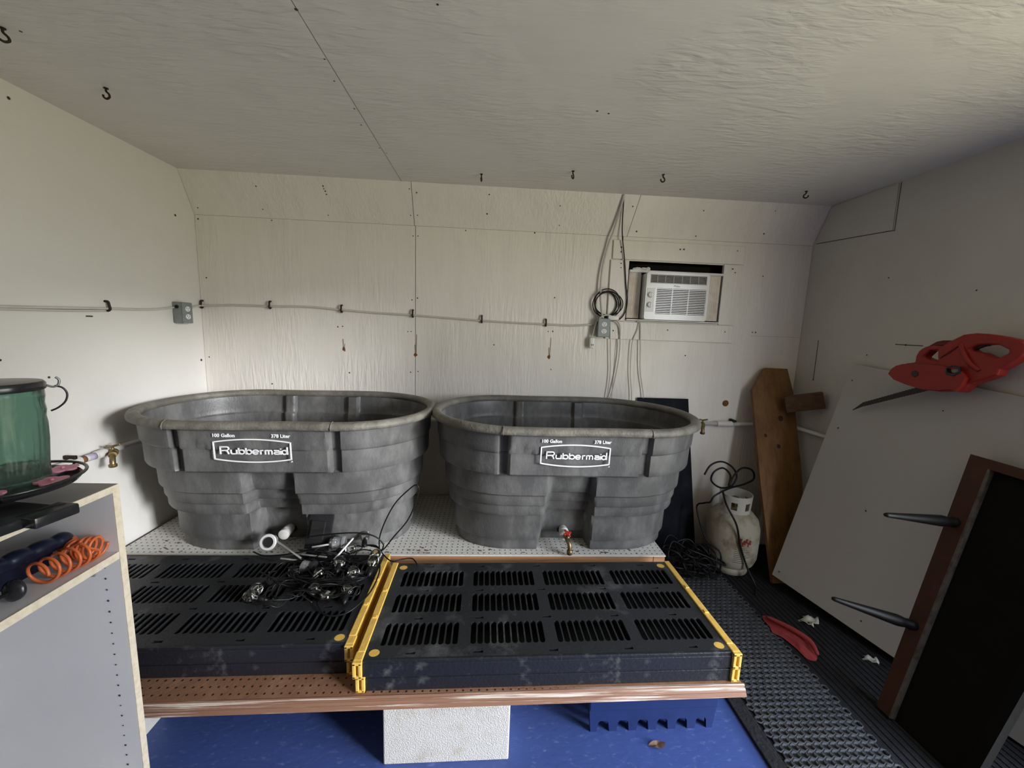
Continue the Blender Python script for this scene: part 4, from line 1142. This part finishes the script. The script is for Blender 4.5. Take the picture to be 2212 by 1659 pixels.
# drawing plane: u to the right in the photo (-y, slightly -x), v up
su = Vector((0, -1, 0)); sv = Vector((0.05, 0, 1)).normalized(); sn = su.cross(sv).normalized()
if sn.x > 0: sn = -sn
def SU(u): return .881 * u + .026
def SP(u, v, o=0.0): return SO + su * SU(u) + sv * v + sn * o
def saw_prism(pts, o0, o1, name, mat, holes=(), parent=None, inset=.006):
    bb = MB()
    mt = Matrix((su, sv, sn)).transposed().to_4x4(); mt.translation = SO + sn * o1
    bb.plate([(SU(u), v) for u, v in pts], [[(SU(u), v) for u, v in h_] for h_ in holes], o1 - o0, mt)
    ob_ = bb.build(name, mat, sw)
    md = ob_.modifiers.new('bevel', 'BEVEL'); md.width = inset; md.segments = 3; md.limit_method = 'ANGLE'; md.angle_limit = math.radians(50)
    return ob_
body = [(-0.267, 0.003), (-0.261, 0.025), (-0.24, 0.044), (-0.208, 0.057), (-0.171, 0.064), (-0.173, 0.09), (-0.165, 0.113), (-0.152, 0.125), (-0.141, 0.132), (-0.118, 0.138), (-0.095, 0.140), (-0.075, 0.138), (-0.050, 0.155), (-0.030, 0.168), (-0.002, 0.185), (0.043, 0.191), (0.08, 0.189), (0.122, 0.183), (0.165, 0.174), (0.196, 0.164), (0.212, 0.147), (0.213, 0.137), (0.204, 0.114), (0.183, 0.091), (0.163, 0.073), (0.149, 0.062), (0.145, 0.041), (0.111, 0.022), (0.061, -0.003), (0.052, -0.019), (0.037, -0.038), (0.008, -0.034), (-0.042, -0.046), (-0.107, -0.048), (-0.177, -0.036), (-0.233, -0.022)]
hole1 = [(0.034, 0.132), (0.053, 0.145), (0.094, 0.151), (0.13, 0.148), (0.160, 0.133), (0.163, 0.122), (0.149, 0.112), (0.134, 0.103), (0.104, 0.108), (0.077, 0.12), (0.052, 0.122)]
hole2 = [(-0.14, 0.091), (-0.119, 0.117), (-0.087, 0.120), (-0.076, 0.076), (-0.101, 0.078)]
saw_prism(body, -.056, -.012, 'saw_body', m_saw, (hole1, hole2), inset=.007)
saw_prism([(-0.265, 0.003), (-0.255, 0.025), (-0.235, 0.042), (-0.205, 0.052), (-0.12, 0.060), (-0.04, 0.058), (0.03, 0.050), (0.06, 0.02), (0.05, -0.012), (0.036, -0.034), (0.008, -0.030), (-0.042, -0.042), (-0.107, -0.044), (-0.175, -0.034), (-0.232, -0.020)], -.014, .006, 'motor_housing', m_saw, ([(-0.016, 0.049), (0.004, 0.060), (0.029, 0.055), (0.034, 0.040), (0.015, 0.026), (-.010, .030)],), inset=.006)
saw_prism([(-.019, .052), (.004, .064), (.033, .059), (.039, .038), (.017, .021), (-.014, .026)], .0, .0085, 'window_bezel', m_navy, ([(-0.014, 0.048), (0.004, 0.057), (0.026, 0.053), (0.031, 0.042), (0.012, 0.031), (-.008, .034)],), inset=.001)
saw_prism([(-.012, .046), (.004, .055), (.025, .051), (.029, .043), (.012, .033), (-.007, .036)], -.013, -.008, 'window_pane', m_scrap, inset=.0005)
saw_prism([(-0.155, 0.022), (-0.143, 0.030), (-0.126, 0.024), (-0.124, 0.010), (-0.138, 0.000), (-0.152, 0.006)], .005, .0085, 'side_cap', m_steel, inset=.001)
# front hand guard behind the body
saw_prism([(-.152, .134), (-.12, .156), (-.094, .162), (-.047, .163), (-.035, .158), (-.055, .146), (-.085, .142), (-.12, .140)], -.060, -.036, 'hand_guard', m_sawd, inset=.002)
b = MB()
for k in range(5):
    u0 = -.066 + k * .007; b.tube([SP(u0, .088 + k * .005, -.0105), SP(u0 + .030, .116 + k * .006, -.0105)], .0018, 5)
b.build('vent_slots', m_sawd, sw)
b = MB().tube(spline([SP(-.003, .150, -.018), SP(.012, .125, -.010), SP(.030, .100, -.008), (SP(.055, .072, -.010)), SP(.085, .052, -.016)], 5), .009, 8)
b.build('body_rib', m_saw, sw, True)
b = MB().tube(spline([SP(.028, .128, -.034), SP(.044, .138, -.034), SP(.070, .150, -.034), SP(.082, .152, -.034)], 4), .0075, 8)
b.build('trigger', m_lid, sw, True)
blade = [(-0.092, -0.040), (-0.13, -0.050), (-0.25, -0.098)]
NT = 22
P0 = Vector((-.105, -.036)); P1 = Vector((-.400, -.160)); hw0 = .012
dr = (P1 - P0).normalized(); nr = Vector((-dr.y, dr.x))
tp, bt_ = [], []
for k in range(NT * 2 + 1):
    u = k / (NT * 2)
    c_ = P0.lerp(P1, u); w_ = .0115 - .003 * u
    z_ = .0022 if k % 2 else 0
    tp.append(c_ - nr * (w_ + z_)); bt_.append(c_ + nr * (w_ + z_))
saw_prism([tuple(p) for p in tp] + [(-.455, -.200)] + [tuple(p) for p in bt_[::-1]], -.034, -.028, 'toothed_blade', m_steel, inset=.0005)

# ------------------------------------------------------------------ dark table on its edge
tb = thing('tipped_table', 'dark table tipped on its side against the white board, black tapered legs out', 'table', (3.3, -1.2, .01))
tBL, tTL, tTR, tBR = Vector((3.172, -1.147, .012)), Vector((3.495, -1.038, .967)), Vector((3.500, -1.40, .955)), Vector((3.185, -1.412, .012))
fwd = (tBR - tBL).normalized(); upv = (tTL - tBL).normalized()
nrm = fwd.cross(upv).normalized()
if nrm.x > 0: nrm = -nrm
def TP(u, v, o=0.0):             # u along the left-to-right, v bottom to top
    return tBL.lerp(tBR, u).lerp(tTL.lerp(tTR, u), v) + nrm * o
def slab(u0, u1, v0, v1, o0, o1):
    return [TP(u0, v0, o0), TP(u1, v0, o0), TP(u1, v0, o1), TP(u0, v0, o1), TP(u0, v1, o0), TP(u1, v1, o0), TP(u1, v1, o1), TP(u0, v1, o1)]
MB().hexa(slab(0.0, 1, 0, 1, -.022, -.004)).build('tabletop', m_tabd, tb)
MB().hexa(slab(-.02, .15, 0, 1, -.004, .018)).build('side_rail', m_tabe, tb)
MB().hexa(slab(.150, .168, 0, .965, -.004, .0195)).build('metal_strip', m_strip, tb)['label'] = 'thin pale strip along the rail'
MB().hexa(slab(.15, 1, .965, 1, -.004, .018)).build('end_rail', m_tabe, tb)
MB().hexa(slab(.90, 1, 0, .965, -.004, .012)).build('far_rail', m_tabd, tb)
for (bu, bv, tip) in ((.06, .745, (3.115, -1.088, .755)), (.05, .335, (3.00, -1.055, .396))):
    p0 = TP(bu, bv, .014); p1 = Vector(tip); lg = MB()
    L_ = (p1 - p0).length; q = (p1 - p0).normalized()
    prf = [(0, .017), (.06, .019), (.12, .0165), (.16, .019), (.22, .021), (.5, .0165), (.85, .0105), (.97, .0085), (1, .006)]
    lg.tube([p0.lerp(p1, u) for u, r in prf], [r for u, r in prf], 14)
    lg.build('leg', m_leg, tb, True)

# ------------------------------------------------------------------ bits on the floor
b = MB(); bm = b.bm
gl = [(3.035, -.690), (3.060, -.672), (3.105, -.735), (3.155, -.800), (3.140, -.880), (3.100, -.935), (3.065, -.925), (3.060, -.870), (3.045, -.810), (3.020, -.780), (3.030, -.745)]
pts = spline([(x, y, 0) for x, y in gl], 5, True)
cen = Vector((3.085, -.82, 0)); K = 6; rows = []
for j in range(K + 1):
    f = 1 - j / K; row = []
    for i, p in enumerate(pts):
        q = cen + (p - cen) * f
        h = .010 + .020 * math.sin(j / K * PI / 2) + .007 * math.sin(q.x * 160 + q.y * 60) * (1 if j else 0)
        row.append(bm.verts.new((q.x, q.y, h + (.002 if j == 0 else 0))))
    rows.append(row)
for a, c in zip(rows[:-1], rows[1:]):
    for k in range(len(pts)): bm.faces.new((a[k], a[(k + 1) % len(pts)], c[(k + 1) % len(pts)], c[k]))
gv_ = b.build('rubber_glove', m_glove, None, True); tag(gv_, 'crumpled red rubber glove on the dark mat', 'glove')
b = MB().tube(spline([(3.045, -.70, .030), (3.09, -.78, .041), (3.125, -.86, .041), (3.115, -.92, .028)], 5), [.012 * (.6 + .4 * math.sin(i / 15 * PI)) for i in range(16)], 8)
b.build('folded_cuff', m_glove, gv_, True)
def scrap(cx, cy, w, h, label, rz):
    b = MB(); bm = b.bm; rows = []
    for i in range(7):
        row = []
        for j in range(7):
            u, v = i / 6 - .5, j / 6 - .5
            row.append(bm.verts.new((u * w, v * h * (1 + .3 * math.sin(u * 9)), .012 + .008 * math.sin(u * 8 + v * 5) + .006 * math.sin(v * 11))))
        rows.append(row)
    for i in range(6):
        for j in range(6): bm.faces.new((rows[i][j], rows[i + 1][j], rows[i + 1][j + 1], rows[i][j + 1]))
    o = b.build('paper_scrap', m_scrap, None, True); o.location = (cx, cy, .004); o.rotation_euler = (0, 0, rz)
    md = o.modifiers.new('solid', 'SOLIDIFY'); md.thickness = .002
    tag(o, label, 'scrap')
scrap(3.262, -.705, .085, .055, 'crumpled off-white scrap on the mat above the red glove', .5)
scrap(3.345, -.935, .030, .045, 'small white scrap on the mat beside the tipped table', .7)

# ------------------------------------------------------------------ string lights and solar lights on the left shelf
ZS = ZT + .002
rs = random.Random(11)
sg = thing('string_lights', 'tangled black string lights with clear bulbs heaped on the left black shelf', 'string lights', (1.0, -.85, ZS))
b = MB()
for k in range(24):
    cx, cy = rs.uniform(.88, 1.12), rs.uniform(-1.0, -.70)
    if cx < .95: cy = rs.uniform(-1.0, -.76)
    rx, ry = rs.uniform(.05, .13), rs.uniform(.03, .09); ph = rs.uniform(0, 6)
    pts = []
    for a in range(9):
        t_ = ph + a * .72
        pts.append((min(cx + rx * math.cos(t_) * rs.uniform(.7, 1.2), 1.19), min(max(cy + ry * math.sin(t_) * rs.uniform(.7, 1.2), -1.08), -.66), ZS + .004 + rs.uniform(0, .045)))
    b.tube(spline(pts, 5), .0027, 6)
b.build('tangled_cord', m_bcord, sg, True, kind='stuff')
b = MB().tube(spline([(1.185, -.69, .365), (1.195, -.715, .447), (1.226, -.72, .534), (1.267, -.72, .609), (1.317, -.72, .663), (1.352, -.72, .690), (1.366, -.72, .668), (1.349, -.72, .60), (1.316, -.72, .524), (1.256, -.72, .447), (1.205, -.70, .375), (1.17, -.70, ZS + .005)], 7), .0030, 7)
b.tube(spline([(.80, -.70, .42), (.90, -.735, .455), (1.02, -.75, .478), (1.12, -.75, .482), (1.185, -.745, .462), (1.215, -.735, .42), (1.20, -.71, .375)], 7), .0030, 7)
b.tube(spline([(1.10, -.66, ZS + .02), (1.17, -.67, ZS + .02), (1.20, -.75, ZS + .008), (1.228, -.84, ZS + .012), (1.232, -.953, ZS + .014), (1.21, -1.027, ZS + .010), (1.17, -1.072, ZS + .003), (1.11, -1.078, ZS + .003), (1.058, -1.026, ZS + .003), (1.028, -.952, ZS + .004), (1.03, -.884, ZS + .01), (1.07, -.84, ZS + .02), (1.14, -.86, ZS + .03)], 7), .0030, 7)
b.tube(spline([(1.10, -.67, ZS + .03), (1.171, -.665, ZS + .01), (1.21, -.72, ZS + .012), (1.262, -.775, ZS + .014), (1.305, -.762, ZS + .016), (1.345, -.752, ZS + .012), (1.375, -.79, ZS + .004)], 7), .0028, 7)
b.tube(spline([(.64, -.70, ZS + .01), (.70, -.72, ZS + .004), (.80, -.735, ZS + .02), (.90, -.72, ZS + .03)], 6), .0030, 7)
b.tube(spline([(.82, -1.02, ZS + .004), (.86, -.94, ZS + .01), (.93, -.88, ZS + .02), (1.0, -.86, ZS + .03)], 6), .0024, 6)
b.build('cord_loops', m_bcord, sg, True)
# one bulb with socket and filament, then copies
bl = bpy.data.objects.new('light_bulb', None); COL.objects.link(bl); bl.parent = sg
G = MB().lathe([(.0085, .0), (.011, .006), (.019, .015), (.023, .027), (.0225, .037), (.016, .047), (.007, .0515), (0, .052), (0, .0508), (.0066, .0503), (.0152, .0462), (.0213, .0368), (.0218, .027), (.018, .0158), (.0102, .0072), (.0078, .001)], 20)
G.build('glass_envelope', m_glass, bl, True, world=False)
F = MB().tube([(-.003, 0, .002), (-.004, 0, .018), (-.006, 0, .030), (0, .003, .024), (.006, 0, .030), (.004, 0, .018), (.003, 0, .002)], .0008, 6)
F.build('filament', m_fil, bl, True, world=False)
K_ = MB().lathe([(.0085, .002), (.0098, 0), (.0115, -.008), (.012, -.030), (.008, -.036), (.003, -.044), (0, -.044)], 14)
K_.build('socket', m_bcord, bl, True, world=False)
bls = [(1.110, -.66, .395), (1.046, -.717, .385), (1.165, -.774, .385), (1.192, -.832, .375), (1.150, -.868, .375), (1.145, -.985, .365), (1.085, -.985, .365), (.806, -.937, .365), (.831, -.996, .36), (.965, -.68, .40), (.99, -.90, .375), (.905, -.86, .36), (1.07, -.86, .40), (1.02, -.95, .36)]
for k, p in enumerate(bls):
    o = bl if k == 0 else dup(bl, parent=sg)
    o.location = Vector(p) - sg.location
    o.rotation_euler = (rs.uniform(.7, 1.6), rs.uniform(-.3, .3), rs.uniform(0, 6.28))
# solar panel box standing against the left tank
sb = thing('solar_panel', 'black solar panel box standing behind the string lights before the left tank', 'solar panel', (.90, -.69, ZS))
mtp = Matrix.Translation((.905, -.700, ZS + .004)) @ Matrix.Rotation(math.radians(6), 4, 'Y') @ Matrix.Rotation(math.radians(-16), 4, 'X')
MB().box(-.052, .052, 0, .020, .0, .175, .004, mtp).build('panel_case', m_lid, sb, 'auto')
MB().box(-.036, .026, -.010, -.001, .06, .140, .003, mtp).build('junction_box', m_inner, sb)
MB().box(-.030, .030, -.05, .03, -.0, .006, .002, mtp).build('foot', m_lid, sb)
# metal stake path lights
def stake_light(label, head, axis, length, with_ring):
    head = Vector(head); ax_ = Vector(axis).normalized()
    t = thing('stake_light', label, 'path light', tuple(head))
    q = ax_.to_track_quat('Z', 'Y').to_matrix().to_4x4()
    b = MB().lathe([(.0, -.004), (.022, -.004), (.024, 0), (.024, .034), (.020, .036), (0, .036)], 28, tuple(head), q)
    b.build('lamp_body', m_clear if with_ring == 2 else (m_clear if with_ring == 1 else m_ggrey), t, 'auto')
    if with_ring == 1:
        MB().lathe([(.024, 0), (.032, 0), (.035, .005), (.032, .010), (.026, .010), (.024, 0)], 32, tuple(head - ax_ * .012), q).build('chrome_ring', m_chrome, t, 'auto')
        MB().lathe([(0, 0), (.0205, 0), (.0205, .003), (0, .003)], 28, tuple(head - ax_ * .008), q).build('solar_cell', m_inner, t)
    else:
        MB().lathe([(.0, 0), (.027, 0), (.029, .004), (.029, .014), (0, .016)], 28, tuple(head - ax_ * .018), q).build('lamp_cap', m_lid if with_ring == 0 else m_clear, t, 'auto')
    return t
stake_light('chrome-ringed stake light lying before the left tank notch', (.712, -.705, .412), (-.05, .86, -.30), .3, 1)
stake_light('speckled grey cylinder light with black cap among the string lights', (.955, -.850, ZS + .032), (-.85, .12, .10), .3, 0)
stake_light('clear plastic stake light beside the black solar panel', (1.020, -.695, .405), (-.9, -.1, .05), .3, 2)
def stake(label, p0, p1):
    b = MB().tube([p0, Vector(p0).lerp(Vector(p1), .97), p1], [.0042, .0042, .002], 10)
    tag(b.build('metal_stake', m_chrome, None, True), label, 'stake', 'bright metal stakes on the string lights')
stake('longest bright metal stake slanting down right from chrome-ringed light', (.730, -.672, .395), (.925, -.815, .385))
stake('bright metal stake lowest left, lying flat on the black shelf', (.795, -.770, ZS + .022), (.905, -.790, ZS + .022))
stake('bright metal stake lying level beneath the clear plastic light', (.870, -.745, .378), (.985, -.765, .378))
stake('bright metal stake leading left out of the clear plastic light', (.905, -.725, .400), (1.0, -.700, .405))
stake('bright metal stake tilted up right beside the bulbs', (1.015, -.80, .372), (1.075, -.70, .430))
